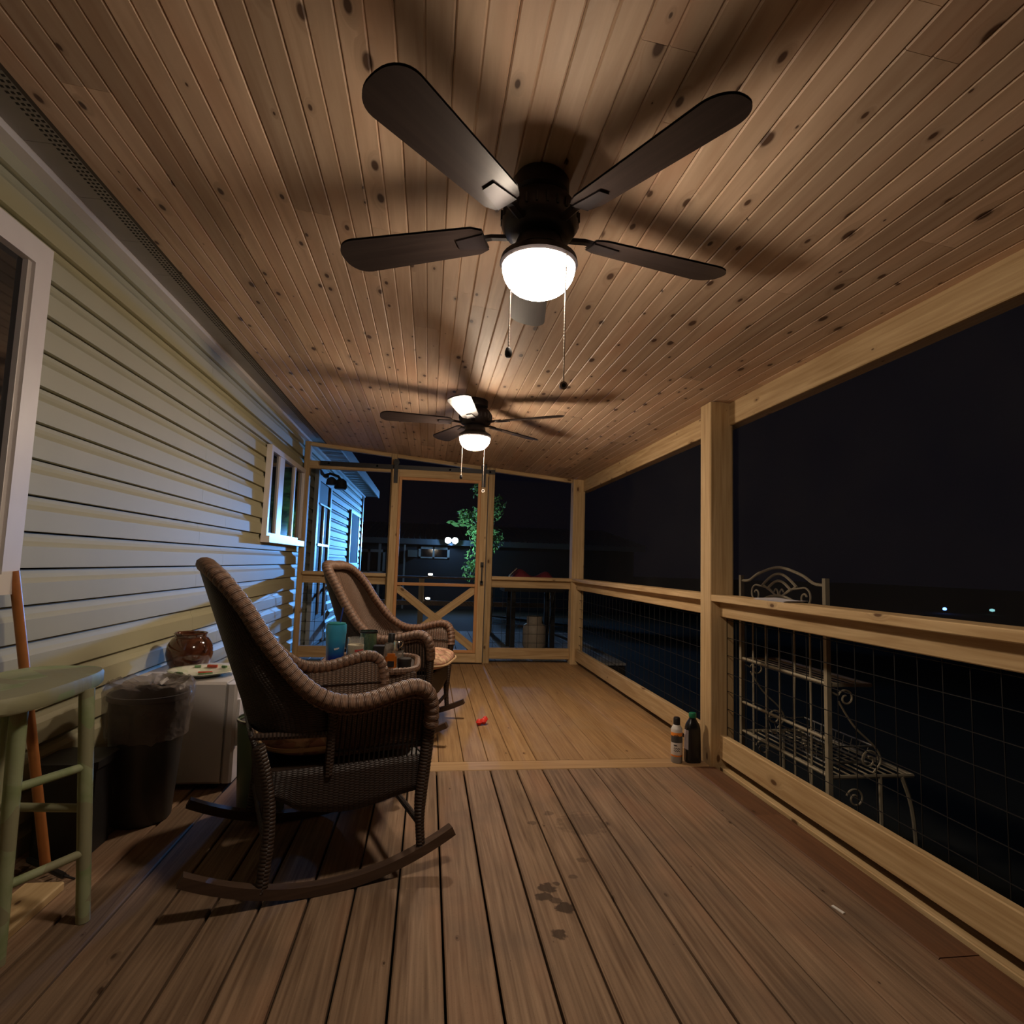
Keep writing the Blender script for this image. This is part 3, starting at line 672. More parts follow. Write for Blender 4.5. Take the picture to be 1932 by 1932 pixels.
# ================================================================== CEILING FANS
def make_fan(label, x, y, a0, bulb):
    zc = ceil_z(x)
    f = thing('ceiling_fan', label, 'ceiling fan', (x, y, zc), group='ceiling fans with lit bowls')
    MB().lathe([(.0,.006),(.075,.006),(.085,-.01),(.085,-.05),(.06,-.075),(.0,-.075)], (0,0,0), 28).build('canopy', M['fan'], f, True)
    MB().lathe([(.0,-.06),(.055,-.06),(.095,-.075),(.112,-.10),(.115,-.15),(.10,-.175),(.075,-.185),(.0,-.185)], (0,0,0), 32).build('motor_housing', M['fan'], f, True)
    vs_ = MB()
    for k in range(24):
        a = k*2*math.pi/24; vs_.box((.1155*math.cos(a), .1155*math.sin(a), -.125), (.006, .006, .03))
    o = vs_.build('vent_fins', M['black_metal'], f); o['kind'] = 'stuff'
    MB().lathe([(.0,-.18),(.06,-.18),(.07,-.20),(.075,-.225),(.112,-.250),(.116,-.268),(.108,-.276),(.0,-.276)], (0,0,0), 32).build('light_fitter', M['fan'], f, True)
    # lit glass bowl
    pr_ = [(.1085,-.274)]
    for k in range(1, 11):
        t_ = k/10*math.pi/2; pr_.append((.1085*math.cos(t_)**.75 if k < 10 else 0, -.274-.086*math.sin(t_)))
    MB().lathe(pr_, (0,0,0), 32).build('glass_bowl', M['bowl'][bulb], f, True)
    # blades at rest
    n_ = 26
    def blade(u, v):                                    # u across, v along
        v = 1-(1-v)**1.7; s_ = .17+.49*v; w_ = .052+.022*v
        if v > .86: w_ *= math.sqrt(max(0.0, 1-((v-.86)/.14)**2))*.9+.1
        if v < .06: w_ *= .75+.25*v/.06
        return s_, (u-.5)*2*w_
    bm = MB(); tp = []
    for sgn in (1, -1):
        bm.grid(lambda u, v, q=sgn: (blade(u, v)[0], blade(u, v)[1], blade(u, v)[1]*.20+q*.0035), 6, n_)
    me = bm.mesh('blade', M['blade'], True)
    br = MB().tube([(.10,0,-.0),(.15,0,.008),(.20,0,.006)], .014, 6, ell=(1.2,.5)).add([(.17,-.03,-.006),(.26,-.018,-.0036),(.26,.018,.0036),(.17,.03,.006),(.17,-.03,-.011),(.26,-.018,-.0086),(.26,.018,-.0014),(.17,.03,.001)], [(0,1,2,3),(7,6,5,4),(0,4,5,1),(1,5,6,2),(2,6,7,3),(3,7,4,0)]).mesh('blade_arm', M['fan'])
    for k in range(5):
        a = R(a0+72*k)
        b_ = obj('blade', me, f, (0, 0, -.165), (0, 0, a))
        obj('blade_arm', br, b_, (0, 0, -.004))
    # pull chains with fobs
    for (cx_, cy_, ln, kind) in ((-.088, -.060, .30, 0), (.062, -.088, .385, 1)):
        p0 = Vector((cx_*1.02, cy_*1.02, -.262)); pts = [p0, p0+Vector((0,0,-.01)), p0+Vector((0,0,-ln))]
        c_ = MB().tube(pts, .0022, 6).build('pull_chain', M['chrome'], f, True)
        bd = MB()
        for q in range(int(ln/.009)):
            zz = -.262-.009*q; bd.lathe([(0,.003),(.0030,0),(0,-.003)], (p0.x, p0.y, zz), 6)
        o = bd.build('chain_beads', M['chrome'], c_, True); o['kind'] = 'stuff'
        e_ = p0+Vector((0,0,-ln))
        if kind == 0: MB().lathe([(0,.012),(.007,.010),(.010,.0),(.010,-.010),(.007,-.016),(0,-.017)], tuple(e_), 12).build('fob', M['black_metal'], c_, True)
        else: MB().tube([e_+Vector((0,-.004,-.010)), e_+Vector((0,.004,-.010))], .0115, 16).tube([e_+Vector((0,-.0055,-.010)), e_+Vector((0,.0055,-.010))], .006, 12, mi=1).build('fob', [M['chrome'], M['black_metal']], c_, True)
    return f
make_fan('dark bronze ceiling fan with lit bowl, the near one above the front deck', .285, 1.62, 12, 0)
make_fan('dark bronze ceiling fan with lit bowl, the far one nearer the screen door', .285, 4.02, 40, 1)

# ================================================================== WICKER ROCKING CHAIRS
rim_half = [(-.445,0,1.078),(-.440,.10,1.081),(-.425,.19,1.068),(-.395,.24,1.04),(-.355,.268,.995),(-.307,.287,.93),(-.253,.300,.847),(-.199,.312,.776),(-.146,.325,.714),(-.075,.340,.658),(-.004,.350,.632),(.086,.356,.632),(.18,.358,.656),(.255,.358,.670),(.305,.355,.648),(.327,.345,.59),(.330,.335,.52)]
def make_chair(label, loc, rz):
    c = thing('wicker_rocking_chair', label, 'rocking chair', loc, rz, group='pair of wicker rocking chairs')
    path = [(x, -y, z) for x, y, z in reversed(rim_half)] + rim_half[1:]
    cp_ = crom(path, 26)
    MB().tube(cp_, lambda L: .0275+.0042*abs(math.sin(math.pi*L/.027))**.5, 12, ell=(1.25,.88)).build('braided_rim', M['wick_rim'], c, True)
    # thin braid under the rim
    MB().tube([p+Vector((.0,0,-.033)) if abs(p.y) > .27 else p+Vector((.022,0,-.022)) for p in crom(path, 30)], lambda L: .006+.0035*abs(math.sin(math.pi*L/.022)), 6).build('edge_braid', M['wick_rim'], c, True)
    ez = [(.53,-.02),(.60,-.03),(.658,-.075),(.714,-.146),(.776,-.199),(.847,-.253),(.93,-.307),(.995,-.355),(1.04,-.395),(1.07,-.43)]
    wz = [(.53,.312),(.62,.326),(.714,.318),(.847,.296),(.93,.284),(.995,.266),(1.04,.236),(1.065,.19),(1.078,.10)]
    def back(u, v):
        z = .53+.545*v; xc = -.205-.36*(z-.36); xe = max(interp(ez, z), xc+.02); ww = interp(wz, z)
        ph = (u-.5)*math.pi; s_, k_ = math.sin(ph), abs(math.cos(ph))
        return (xe-(xe-xc)*k_**.55, ww*math.copysign(abs(s_)**.55, s_), z)
    o = MB().grid(back, 36, 30, uvf=lambda u, v: ((u-.5)*.9, v*.6)).build('backrest', [M['wick'], M['wick_shade']], c, True)
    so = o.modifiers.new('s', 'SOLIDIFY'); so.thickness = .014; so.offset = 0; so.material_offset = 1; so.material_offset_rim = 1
    def low(u, v):
        z = .36+.18*v; ww = .30; return (-.205-.36*(z-.36), (u-.5)*2*ww, z)
    o = MB().grid(low, 8, 5, uvf=lambda u, v: (u*.6, v*.2)).build('lower_back', M['wick_shade'], c, True)
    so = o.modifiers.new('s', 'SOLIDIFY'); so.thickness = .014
    for s_ in (-1, 1):
        y_ = .305*s_
        sk = MB()
        for k in range(19):
            x_ = -.008+k*.0175; zt = interp([(p[0], p[2]) for p in rim_half[9:15]], x_)-.01
            sk.tube([(x_, y_, .40), (x_, y_+.03*s_, zt)], .0036, 5)
        for z in (.455, .505, .555): sk.tube([(-.02, y_+.006*s_, z), (.315, y_+.006*s_, z)], .0028, 5)
        o = sk.build('arm_spokes', M['wick_shade'], c, True); o['kind'] = 'stuff'
        # inner woven lining of the arm
        o = MB().grid(lambda u, v: (-.02+.33*u, (.295+.035*v)*s_, .44+(interp([(p[0], p[2]) for p in rim_half[9:15]], -.02+.33*u)-.02-.44)*v), 14, 6, uvf=lambda u, v: (u*.33, v*.2)).build('arm_panel', [M['wick'], M['wick_shade']], c, True)
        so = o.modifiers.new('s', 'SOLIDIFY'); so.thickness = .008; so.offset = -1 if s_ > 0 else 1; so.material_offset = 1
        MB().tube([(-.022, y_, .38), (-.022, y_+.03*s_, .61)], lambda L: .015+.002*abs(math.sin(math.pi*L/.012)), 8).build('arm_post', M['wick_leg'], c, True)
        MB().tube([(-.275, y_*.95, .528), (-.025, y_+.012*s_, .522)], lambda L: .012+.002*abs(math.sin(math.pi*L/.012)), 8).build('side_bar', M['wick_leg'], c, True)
        # side apron with scalloped lower edge
        def apr(u, v):
            x_ = -.212+.535*u; zb_ = .270+.018*math.cos(2*math.pi*u)+.05*max(0, .18-u)/.18
            return (x_, y_+.004*s_, zb_+(.412-zb_)*v)
        o = MB().grid(apr, 20, 5, uvf=lambda u, v: (u*.55, v*.16)).build('side_apron', M['wick_shade'], c, True)
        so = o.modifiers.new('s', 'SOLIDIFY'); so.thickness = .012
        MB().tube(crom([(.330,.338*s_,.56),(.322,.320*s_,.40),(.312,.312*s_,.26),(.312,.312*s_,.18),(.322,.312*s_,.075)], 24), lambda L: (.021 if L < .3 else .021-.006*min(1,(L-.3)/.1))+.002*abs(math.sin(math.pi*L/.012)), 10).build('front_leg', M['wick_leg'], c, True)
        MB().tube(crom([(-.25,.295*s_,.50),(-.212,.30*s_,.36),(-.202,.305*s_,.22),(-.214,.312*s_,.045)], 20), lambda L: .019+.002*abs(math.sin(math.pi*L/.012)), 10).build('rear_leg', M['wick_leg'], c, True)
        # rocker runner
        n_ = 28; b = MB(); vs = []
        for k in range(n_+1):
            x_ = -.455+.905*k/n_; z = .55*x_**2; sl = 1.1*x_; nx, nz = -sl/math.hypot(sl,1), 1/math.hypot(sl,1)
            for (dy, h_) in ((-.019,0),(.019,0),(.019,.034),(-.019,.034)): vs.append((x_+nx*h_, .312*s_+dy, z+nz*h_))
        fs = [(4*k+j, 4*k+(j+1)%4, 4*k+4+(j+1)%4, 4*k+4+j) for k in range(n_) for j in range(4)]+[(3,2,1,0),(4*n_,4*n_+1,4*n_+2,4*n_+3)]
        b.add(vs, fs); b.build('rocker', M['rocker'], c, True)
    for (x_, nm) in ((.322, 'front_apron'), (-.215, 'rear_apron')):
        def fa(u, v, q=x_):
            zb_ = .270+.018*math.cos(2*math.pi*u); return (q, (u-.5)*.61, zb_+(.412-zb_)*v)
        o = MB().grid(fa, 18, 5, uvf=lambda u, v: (u*.63, v*.16)).build(nm, M['wick_shade'], c, True)
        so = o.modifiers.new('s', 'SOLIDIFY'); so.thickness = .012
    MB().bx(-.208, .318, -.296, .296, .392, .412).build('seat_deck', M['wick'], c)
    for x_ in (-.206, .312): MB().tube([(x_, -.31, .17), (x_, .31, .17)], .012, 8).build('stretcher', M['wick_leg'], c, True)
    return c
ch1 = make_chair('dark brown wicker rocking chair in profile, the nearer one beside the trash bins', (-.388, 2.424, .0), R(19))
ch2 = copy_tree(ch1); ch2.location = (-.2065, 4.084, 0); ch2.rotation_euler = (0, 0, R(-13))
ch2['label'] = 'brown wicker rocking chair nearer the screen door, its woven back facing us'
def cushion(label, root_loc, rz, x0):
    q = thing('seat_cushion', label, 'cushion', root_loc, rz, group='floral seat cushions')
    def sph(u, v, a=.275, b=.27, h_=.058):
        th = u*2*math.pi; ph = (v-.5)*math.pi; e = .45
        cc = lambda t_: math.copysign(abs(math.cos(t_))**e, math.cos(t_)); ss = lambda t_: math.copysign(abs(math.sin(t_))**e, math.sin(t_))
        k_ = abs(math.cos(ph))**.5; wob = 1+.03*math.sin(5*th)*math.cos(ph)
        return (x0+a*k_*cc(th), b*k_*ss(th), h_+h_*math.sin(ph)*(1+.06*math.sin(3*th))*1.0)
    MB().grid(sph, 36, 14).build('cushion_body', M['floral'], q, True)
    e = .45
    pp = []
    for k in range(49):
        th = k/48*2*math.pi; f_ = lambda a: math.copysign(abs(a)**e, a); pp.append((x0+.280*f_(math.cos(th)), .275*f_(math.sin(th)), .050))
    MB().tube(pp, .007, 6).build('piping', M['piping'], q, True)
    return q
cushion('tan floral seat cushion on the nearer rocking chair', (-.388, 2.424, .412), R(19), .045)
cushion('tan floral seat cushion bulging over the front of the far rocking chair', (-.2065, 4.084, .412), R(-13), .125)

# ================================================================== SIDE TABLE AND WHAT STANDS ON IT
TZ = .58
tb = thing('wicker_side_table', 'brown wicker side table crowded with bottles between the rocking chairs', 'side table', (-.28, 3.21, 0))
MB().bx(-.235, .235, -.235, .235, TZ-.03, TZ-.008).build('table_top', M['wick'], tb)
rp_ = []
for k in range(65):
    th = k/64*2*math.pi; f_ = lambda a: math.copysign(abs(a)**.45, a); rp_.append((.245*f_(math.cos(th)), .25*f_(math.sin(th)), TZ-.004))
MB().tube(crom(rp_, 5), lambda L: .016+.003*abs(math.sin(math.pi*L/.022)), 8).build('braided_rim', M['wick_rim'], tb, True)
for (nm, fn) in (('apron', lambda u, v: (-.235+.47*u, -.24, TZ-.13+.12*v)), ('apron', lambda u, v: (-.235+.47*u, .24, TZ-.13+.12*v)), ('apron', lambda u, v: (.24, -.235+.47*u, TZ-.13+.12*v)), ('apron', lambda u, v: (-.24, -.235+.47*u, TZ-.13+.12*v))):
    o = MB().grid(fn, 6, 4, uvf=lambda u, v: (u*.47, v*.12)).build(nm, M['wick'], tb)
    so = o.modifiers.new('s', 'SOLIDIFY'); so.thickness = .01
for a in (-1, 1):
    for b in (-1, 1): MB().tube([(.22*a, .22*b, TZ-.03), (.215*a, .215*b, .0)], lambda L: .016+.002*abs(math.sin(math.pi*L/.012)), 8).build('leg', M['wick_leg'], tb, True)
MB().bx(-.205, .205, -.205, .205, .16, .175).build('lower_shelf', M['wick'], tb)
TT = TZ-.0075
def grad(name, c0, c1, z0, z1, rough=.3, metal=0):
    mt_, t_, p_ = nt(name); tc = N(t_, 'ShaderNodeTexCoord'); sp2 = N(t_, 'ShaderNodeSeparateXYZ'); t_.links.new(tc.outputs['Object'], sp2.inputs[0])
    mr = N(t_, 'ShaderNodeMapRange'); mr.inputs[1].default_value = z0; mr.inputs[2].default_value = z1; t_.links.new(sp2.outputs[2], mr.inputs[0])
    t_.links.new(mix(t_, mr.outputs[0], c0, c1), p_.inputs['Base Color']); p_.inputs['Roughness'].default_value = rough; p_.inputs['Metallic'].default_value = metal; return mt_
def glassm(name, col, rough=.05, tr_=.85):
    mt_, t_, p_ = nt(name); no = N(t_, 'ShaderNodeTexNoise'); no.inputs['Scale'].default_value = 8
    tc = N(t_, 'ShaderNodeTexCoord'); t_.links.new(tc.outputs['Object'], no.inputs['Vector'])
    t_.links.new(mix(t_, no.outputs['Fac'], tuple(c*.85 for c in col), col), p_.inputs['Base Color'])
    p_.inputs['Roughness'].default_value = rough; p_.inputs['Transmission Weight'].default_value = tr_; return mt_
tm = thing('tumbler', 'tall blue ombre insulated tumbler on the side table', 'tumbler', (-.452, 3.10, TT))
MB().lathe([(0,0),(.040,0),(.042,.006),(.050,.165),(.0515,.17),(.0515,.205),(.050,.215),(.046,.215),(.046,.205)], (0,0,0), 28, closed=True).build('body', grad('blue_ombre_paint', (.008,.03,.30), (.05,.36,.60), .05, .15), tm, True)
MB().lathe([(.046,.205),(.046,.222),(.03,.226),(0,.226)], (0,0,0), 24).build('lid', plain('teal_lid', (.02,.24,.27), .35), tm, True)
MB().tube([(.015,0,.21),(.028,.0,.30)], .004, 8).build('straw', plain('blue_straw', (.02,.06,.35), .4), tm, True)
lg = []
for k in range(29):
    u = k/28; a = -math.pi/2+.28+(u-.5)*.5; zz = .095+.006*math.sin(u*26)*(1-.4*u)+.006*u; lg.append((.0478*math.cos(a), .0478*math.sin(a), zz))
MB().tube(lg, .0013, 5).build('script_logo', plain('white_print', (.8,.8,.8), .5), tm, True)
cn = thing('candle_jar', 'large cream jar candle beside the blue tumbler', 'candle', (-.352, 3.10, TT))
MB().lathe([(0,0),(.040,0),(.044,.01),(.044,.11),(.040,.128),(.041,.15),(.0385,.15),(.037,.13),(.041,.108),(.041,.012),(0,.012)], (0,0,0), 28, closed=True).build('jar', glassm('clear_glass', (.95,.95,.92)), cn, True)
MB().lathe([(0,.013),(.0405,.013),(.0405,.115),(0,.112)], (0,0,0), 24).build('wax', plain('cream_wax', (.78,.68,.46), .6), cn, True)
lb = MB()
for k in range(8):
    a0_, a1_ = -math.pi/2+.05+.14*k, -math.pi/2+.05+.14*(k+1)
    lb.add([(.0447*math.cos(a0_), .0447*math.sin(a0_), .055),(.0447*math.cos(a1_), .0447*math.sin(a1_), .055),(.0447*math.cos(a1_), .0447*math.sin(a1_), .095),(.0447*math.cos(a0_), .0447*math.sin(a0_), .095)], [(0,1,2,3)])
lb.build('label', plain('red_label', (.45,.06,.05), .6), cn)
gj = thing('green_jar', 'empty green glass candle jar with a dark rim on the side table', 'jar', (-.30, 3.22, TT))
MB().lathe([(0,0),(.040,0),(.043,.008),(.043,.15),(.046,.165),(.043,.168),(.040,.155),(.040,.01),(0,.008)], (0,0,0), 28, closed=True).build('glass', glassm('green_glass', (.35,.55,.38)), gj, True)
MB().lathe([(.0445,.160),(.048,.162),(.048,.172),(.0445,.172)], (0,0,0), 28, closed=True).build('rim_band', M['black_metal'], gj, True)
MB().lathe([(0,.009),(.039,.009),(.039,.07),(0,.07)], (0,0,0), 24).build('dark_wax', plain('dark_green_wax', (.03,.09,.07), .4), gj, True)
sb = thing('small_black_bottle', 'small black dropper bottle in front of the cream candle', 'bottle', (-.325, 3.025, TT))
MB().lathe([(0,0),(.018,0),(.019,.004),(.019,.055),(.012,.065),(0,.065)], (0,0,0), 16).build('body', M['black_metal'], sb, True)
MB().lathe([(.011,.064),(.011,.085),(.006,.092),(0,.092)], (0,0,0), 12).build('cap', M['black_metal'], sb, True)
lt = thing('lighter', 'slim white lighter standing by the green jar', 'lighter', (-.29, 3.04, TT))
MB().cham((0,0,.03), (.022,.012,.06), .005, 2).build('body', plain('white_plastic', (.7,.68,.6), .35), lt)
MB().cham((0,0,.067), (.020,.011,.014), .003, 2).build('metal_top', M['chrome'], lt)
bxk = thing('black_tin', 'small square black tin behind the glass bottles on the side table', 'tin', (-.235, 3.17, TT))
MB().cham((0,0,.045), (.06,.06,.09), .008, 2).build('body', M['black_metal'], bxk)
MB().cham((0,0,.095), (.062,.062,.012), .004, 2).build('lid', M['black_metal'], bxk)
cb = thing('clear_bottle', 'clear glass bottle with a tall black cap at the back of the side table', 'bottle', (-.175, 3.15, TT))
MB().lathe([(0,0),(.036,0),(.038,.006),(.038,.095),(.030,.115),(.014,.122),(.014,.13),(.0,.13)], (0,0,0), 24).build('body', glassm('smoky_glass', (.72,.68,.62)), cb, True)
MB().lathe([(.018,.122),(.018,.165),(.016,.168),(0,.168)], (0,0,0), 16).build('cap', M['black_metal'], cb, True)
pb = thing('perfume_bottle', 'square glass bottle with a shiny silver cap in front of the clear bottle', 'bottle', (-.135, 3.08, TT))
MB().cham((0,0,.045), (.056,.04,.09), .008, 2).build('body', glassm('pale_glass', (.85,.82,.78)), pb)
MB().lathe([(.024,.09),(.026,.092),(.026,.135),(.022,.14),(0,.14)], (0,0,0), 20).build('cap', plain('polished_silver', (.75,.72,.68), .12, 1.0), pb, True)
ab = thing('amber_bottle', 'small amber bottle with black label at the near edge of the side table', 'bottle', (-.165, 3.005, TT))
M['amber'] = glassm('amber_glass', (.85,.26,.03), .08, .6)
MB().cham((0,0,.036), (.056,.03,.072), .008, 2).build('body', M['amber'], ab)
MB().cham((0,0,.078), (.040,.024,.014), .004, 2).build('cap', M['amber'], ab)
MB().bx(-.016, .016, -.0156, -.0150, .02, .05).build('label', M['black_metal'], ab)
ag = thing('amber_dish', 'low orange glass ashtray with cigarette stubs beside the amber bottle', 'ashtray', (-.232, 3.02, TT))
MB().lathe([(0,0),(.038,0),(.045,.03),(.041,.03),(.034,.008),(0,.008)], (0,0,0), 20, closed=True).build('dish', M['amber'], ag, True)
for k in range(4):
    a = k*1.7; MB().tube([(.01*math.cos(a), .01*math.sin(a), .014), (.04*math.cos(a), .04*math.sin(a), .036)], .0036, 6).build('stub', M['piping'], ag, True)
rt_ = thing('round_black_tin', 'round black tin at the right corner of the side table', 'tin', (-.10, 3.06, TT))
MB().lathe([(0,0),(.033,0),(.034,.003),(.034,.040)], (0,0,0), 20, closed=True).build('body', M['black_metal'], rt_, True)
MB().lathe([(.036,.036),(.036,.052),(.033,.055),(0,.055)], (0,0,0), 20).build('lid', M['black_metal'], rt_, True)

# ================================================================== LEFT SIDE CLUTTER
# white mini fridge
M['fridge'] = plain('white_enamel', (.66,.62,.60), .3, var=.04, scale=5)
fg = thing('mini_fridge', 'white mini fridge against the siding with a plate and crock on top', 'fridge', (-1.185, 3.33, 0))
MB().cham((0,0,.265), (.47,.56,.48), .012, 0).build('body', M['fridge'], fg)
dr_ = MB().cham((.2625,0,.262), (.050,.56,.465), .012, 2).build('door', M['fridge'], fg)
MB().bx(.288, .300, -.262, -.242, .20, .42).build('handle', M['white'], dr_)
MB().bx(.2355, .2375, -.275, .275, .03, .50).build('door_seal', M['soffit'], fg)
for a in (-.2, .2):
    for b in (-.24, .24): MB().lathe([(0,0),(.018,0),(.018,.026),(0,.026)], (a,b,0), 10).build('foot', M['black_metal'], fg, True)
pl = thing('dinner_plate', 'white square-rimmed plate with green and red floral print on the mini fridge', 'plate', (-1.125, 3.235, .5055))
def plate(u, v):
    th = u*2*math.pi; r__ = (.0, .085, .095, .145, .16)[int(round(v*4))]; z = (.004, .004, .009, .026, .029)[int(round(v*4))]
    k_ = 1+.05*math.cos(4*th) if r__ > .08 else 1
    return (r__*k_*math.cos(th), r__*k_*math.sin(th), z)
o = MB().grid(plate, 40, 4).build('dish', blotch('floral_china', ((.75,.74,.66),(.72,.74,.62),(.62,.68,.52)), 22, .15), pl, True)
so = o.modifiers.new('s', 'SOLIDIFY'); so.thickness = .004; so.offset = 1
M['red_print'] = plain('red_print', (.55,.08,.04), .3); M['green_print'] = plain('green_print', (.10,.22,.08), .3)
for (q0, q1, rr_, el, mt_) in (((-.03,.02,.009),(.035,.03,.009),.012,(1,.3),'red_print'), ((-.02,.118,.024),(.03,.116,.024),.010,(.8,.8),'red_print'), ((-.015,-.02,.009),(.03,-.015,.009),.010,(1,.3),'green_print'), ((-.075,.092,.024),(-.05,.107,.024),.009,(.8,.8),'green_print'), ((.06,.103,.024),(.085,.088,.024),.009,(.8,.8),'green_print'), ((.05,-.112,.026),(.08,-.098,.026),.008,(.8,.8),'green_print'), ((-.09,-.09,.026),(-.06,-.108,.026),.008,(.8,.8),'green_print')):
    MB().tube([q0, q1], rr_, 6, ell=el).build('painted_motif', M[mt_], pl, True)
ck = thing('brown_crock', 'glossy brown glazed crock at the back of the mini fridge', 'crock', (-1.286, 3.475, .505))
MB().lathe([(0,0),(.088,0),(.105,.02),(.118,.07),(.112,.12),(.090,.155),(.078,.162),(.080,.175),(.086,.182),(.080,.186),(.070,.180),(.068,.165),(0,.15)], (0,0,0), 36).build('pot', plain('brown_glaze', (.085,.026,.012), .12, coat=.8), ck, True)
MB().tube(crom([(.085,-.06,.165),(.11,-.085,.15),(.115,-.09,.115),(.10,-.055,.09)], 5), .008, 8).build('handle', plain('brown_glaze_handle', (.085,.026,.012), .15), ck, True)
# grey trash bin with clear liner
tbn = thing('trash_bin', 'dark grey tapered trash bin with a clear plastic liner folded over it', 'trash bin', (-1.165, 2.755, 0))
MB().lathe([(0,0),(.108,0),(.115,.008),(.150,.50),(.158,.505),(.158,.525),(.145,.525),(.142,.49),(.11,.02),(0,.02)], (0,0,0), 36).build('bin', plain('dark_grey_plastic', (.075,.075,.078), .4, var=.15), tbn, True)
mlin, tlin, plin = nt('crinkled_clear_liner')
tlin.nodes.remove(plin)
ol = tlin.nodes['Material Output']; mxl = N(tlin, 'ShaderNodeMixShader'); trl = N(tlin, 'ShaderNodeBsdfTransparent'); gll = N(tlin, 'ShaderNodeBsdfPrincipled')
gll.inputs['Base Color'].default_value = (.36,.31,.30,1); gll.inputs['Roughness'].default_value = .25
nl = N(tlin, 'ShaderNodeTexNoise'); nl.inputs['Scale'].default_value = 14; nl.inputs['Detail'].default_value = 6; tcl = N(tlin, 'ShaderNodeTexCoord'); tlin.links.new(tcl.outputs['Object'], nl.inputs['Vector'])
bl_ = N(tlin, 'ShaderNodeBump'); bl_.inputs['Strength'].default_value = 1; bl_.inputs['Distance'].default_value = .02; tlin.links.new(nl.outputs['Fac'], bl_.inputs['Height']); tlin.links.new(bl_.outputs[0], gll.inputs['Normal'])
tlin.links.new(math_(tlin, 'MULTIPLY', nl.outputs['Fac'], .85), mxl.inputs[0]); tlin.links.new(trl.outputs[0], mxl.inputs[1]); tlin.links.new(gll.outputs[0], mxl.inputs[2]); tlin.links.new(mxl.outputs[0], ol.inputs[0])
rg = random.Random(5); ln_ = [[rg.uniform(-1,1) for _ in range(49)] for _ in range(9)]
def liner(u, v):
    j = int(round(v*8)); i_ = int(round(u*48)) % 48; th = u*2*math.pi
    rr = (.150,.156,.162,.168,.172,.165,.15,.12,.06)[j]+.007*ln_[j][i_]; z = (.34,.40,.45,.50,.535,.565,.575,.56,.545)[j]+.010*ln_[(j+3)%9][i_]
    return (rr*math.cos(th), rr*math.sin(th), z)
MB().grid(liner, 48, 8).build('plastic_liner', mlin, tbn, True)
# green metal can
gc = thing('green_bin', 'tall dull green metal waste can with a shiny rim behind the near chair', 'waste can', (-.69, 2.80, 0))
MB().lathe([(0,0),(.095,0),(.098,.004),(.118,.40),(.115,.40),(.094,.01),(0,.01)], (0,0,0), 36, closed=True).build('can', plain('sage_green_metal', (.16,.23,.15), .35, .2), gc, True)
MB().lathe([(.116,.395),(.122,.398),(.122,.408),(.115,.41)], (0,0,0), 36, closed=True).build('rim', plain('bright_tin', (.6,.6,.55), .2, 1.0), gc, True)
# green stool
st = thing('green_stool', 'worn green painted wooden stool with round legs at the left edge', 'stool', (-1.17, 1.94, 0))
seat = []
for k in range(40):
    th = k/40*2*math.pi; f_ = lambda a, e_=.62: math.copysign(abs(a)**e_, a); seat.append((-.015+.150*f_(math.cos(th)), .275*f_(math.sin(th))))
sv = [(a*q, b*q, z) for (q, z) in ((.97,.685),(1.0,.692),(1.0,.722),(.97,.73)) for a, b in seat]
sf = [(r__*40+k, r__*40+(k+1)%40, (r__+1)*40+(k+1)%40, (r__+1)*40+k) for r__ in range(3) for k in range(40)]+[tuple(range(39,-1,-1)), tuple(range(120,160))]
MB().add(sv, sf).build('seat', M['green_paint'], st, True)
LG = {(1,-1): ((.048,-.09,.69),(.065,-.10,0)), (1,1): ((.125,.09,.69),(.178,.085,0)), (-1,-1): ((-.10,-.09,.69),(-.14,-.12,0)), (-1,1): ((-.10,.09,.69),(-.14,.14,0))}
for kk, (a, b) in LG.items(): MB().tube([a, b], lambda L: .0215-.004*L, 12).build('leg', M['green_paint'], st, True)
def lp(kk, z):
    a, b = Vector(LG[kk][0]), Vector(LG[kk][1]); return b+(a-b)*(z/.69)
for (a, b, z) in (((1,-1),(1,1),.455),((1,-1),(1,1),.20),((-1,-1),(-1,1),.40),((1,-1),(-1,-1),.33),((1,1),(-1,1),.33)):
    MB().tube([lp(a, z), lp(b, z)], .0125, 10).build('rung', M['green_paint'], st, True)
# wooden-handled tool leaning on the siding
tl = thing('garden_rake', 'orange-brown wooden tool handle leaning against the siding behind the stool', 'rake', (-1.26, 2.30, 0))
p0, p1 = Vector((0,0,.03)), Vector((-.135, -.10, 1.045))
MB().tube([p0, p1], .0155, 12).build('handle', plain('orange_wood_handle', (.42,.15,.04), .45, var=.25), tl, True)
MB().tube([p0+Vector((-.09,.06,.0)), p0, p0+Vector((.09,-.06,.0))], .010, 8).build('head_bar', M['black_metal'], tl, True)
for k in range(7):
    q = p0+Vector((-.09+.03*k, .06-.02*k, 0)); MB().tube([q, q+Vector((.02,.03,-.026))], .004, 5).build('tine', M['black_metal'], tl, True)
# dark clutter in the shade behind the stool
bt = thing('black_tote', 'black lidded tote box in the shade between stool and trash bin', 'tote', (-1.295, 2.502, 0))
MB().cham((0,0,.156), (.20,.19,.31), .03, 2).build('box', plain('black_plastic', (.018,.018,.02), .5), bt)
MB().cham((0,0,.325), (.22,.21,.028), .03, 2).build('lid', plain('black_plastic_lid', (.02,.02,.022), .5), bt)
bd_ = tag(board('scrap_board', (-1.205, 2.03, .016), (.12, .34, .03), 1, M['lumy'], None, .004), 'tan scrap board lying by the wall under the stool', 'board')

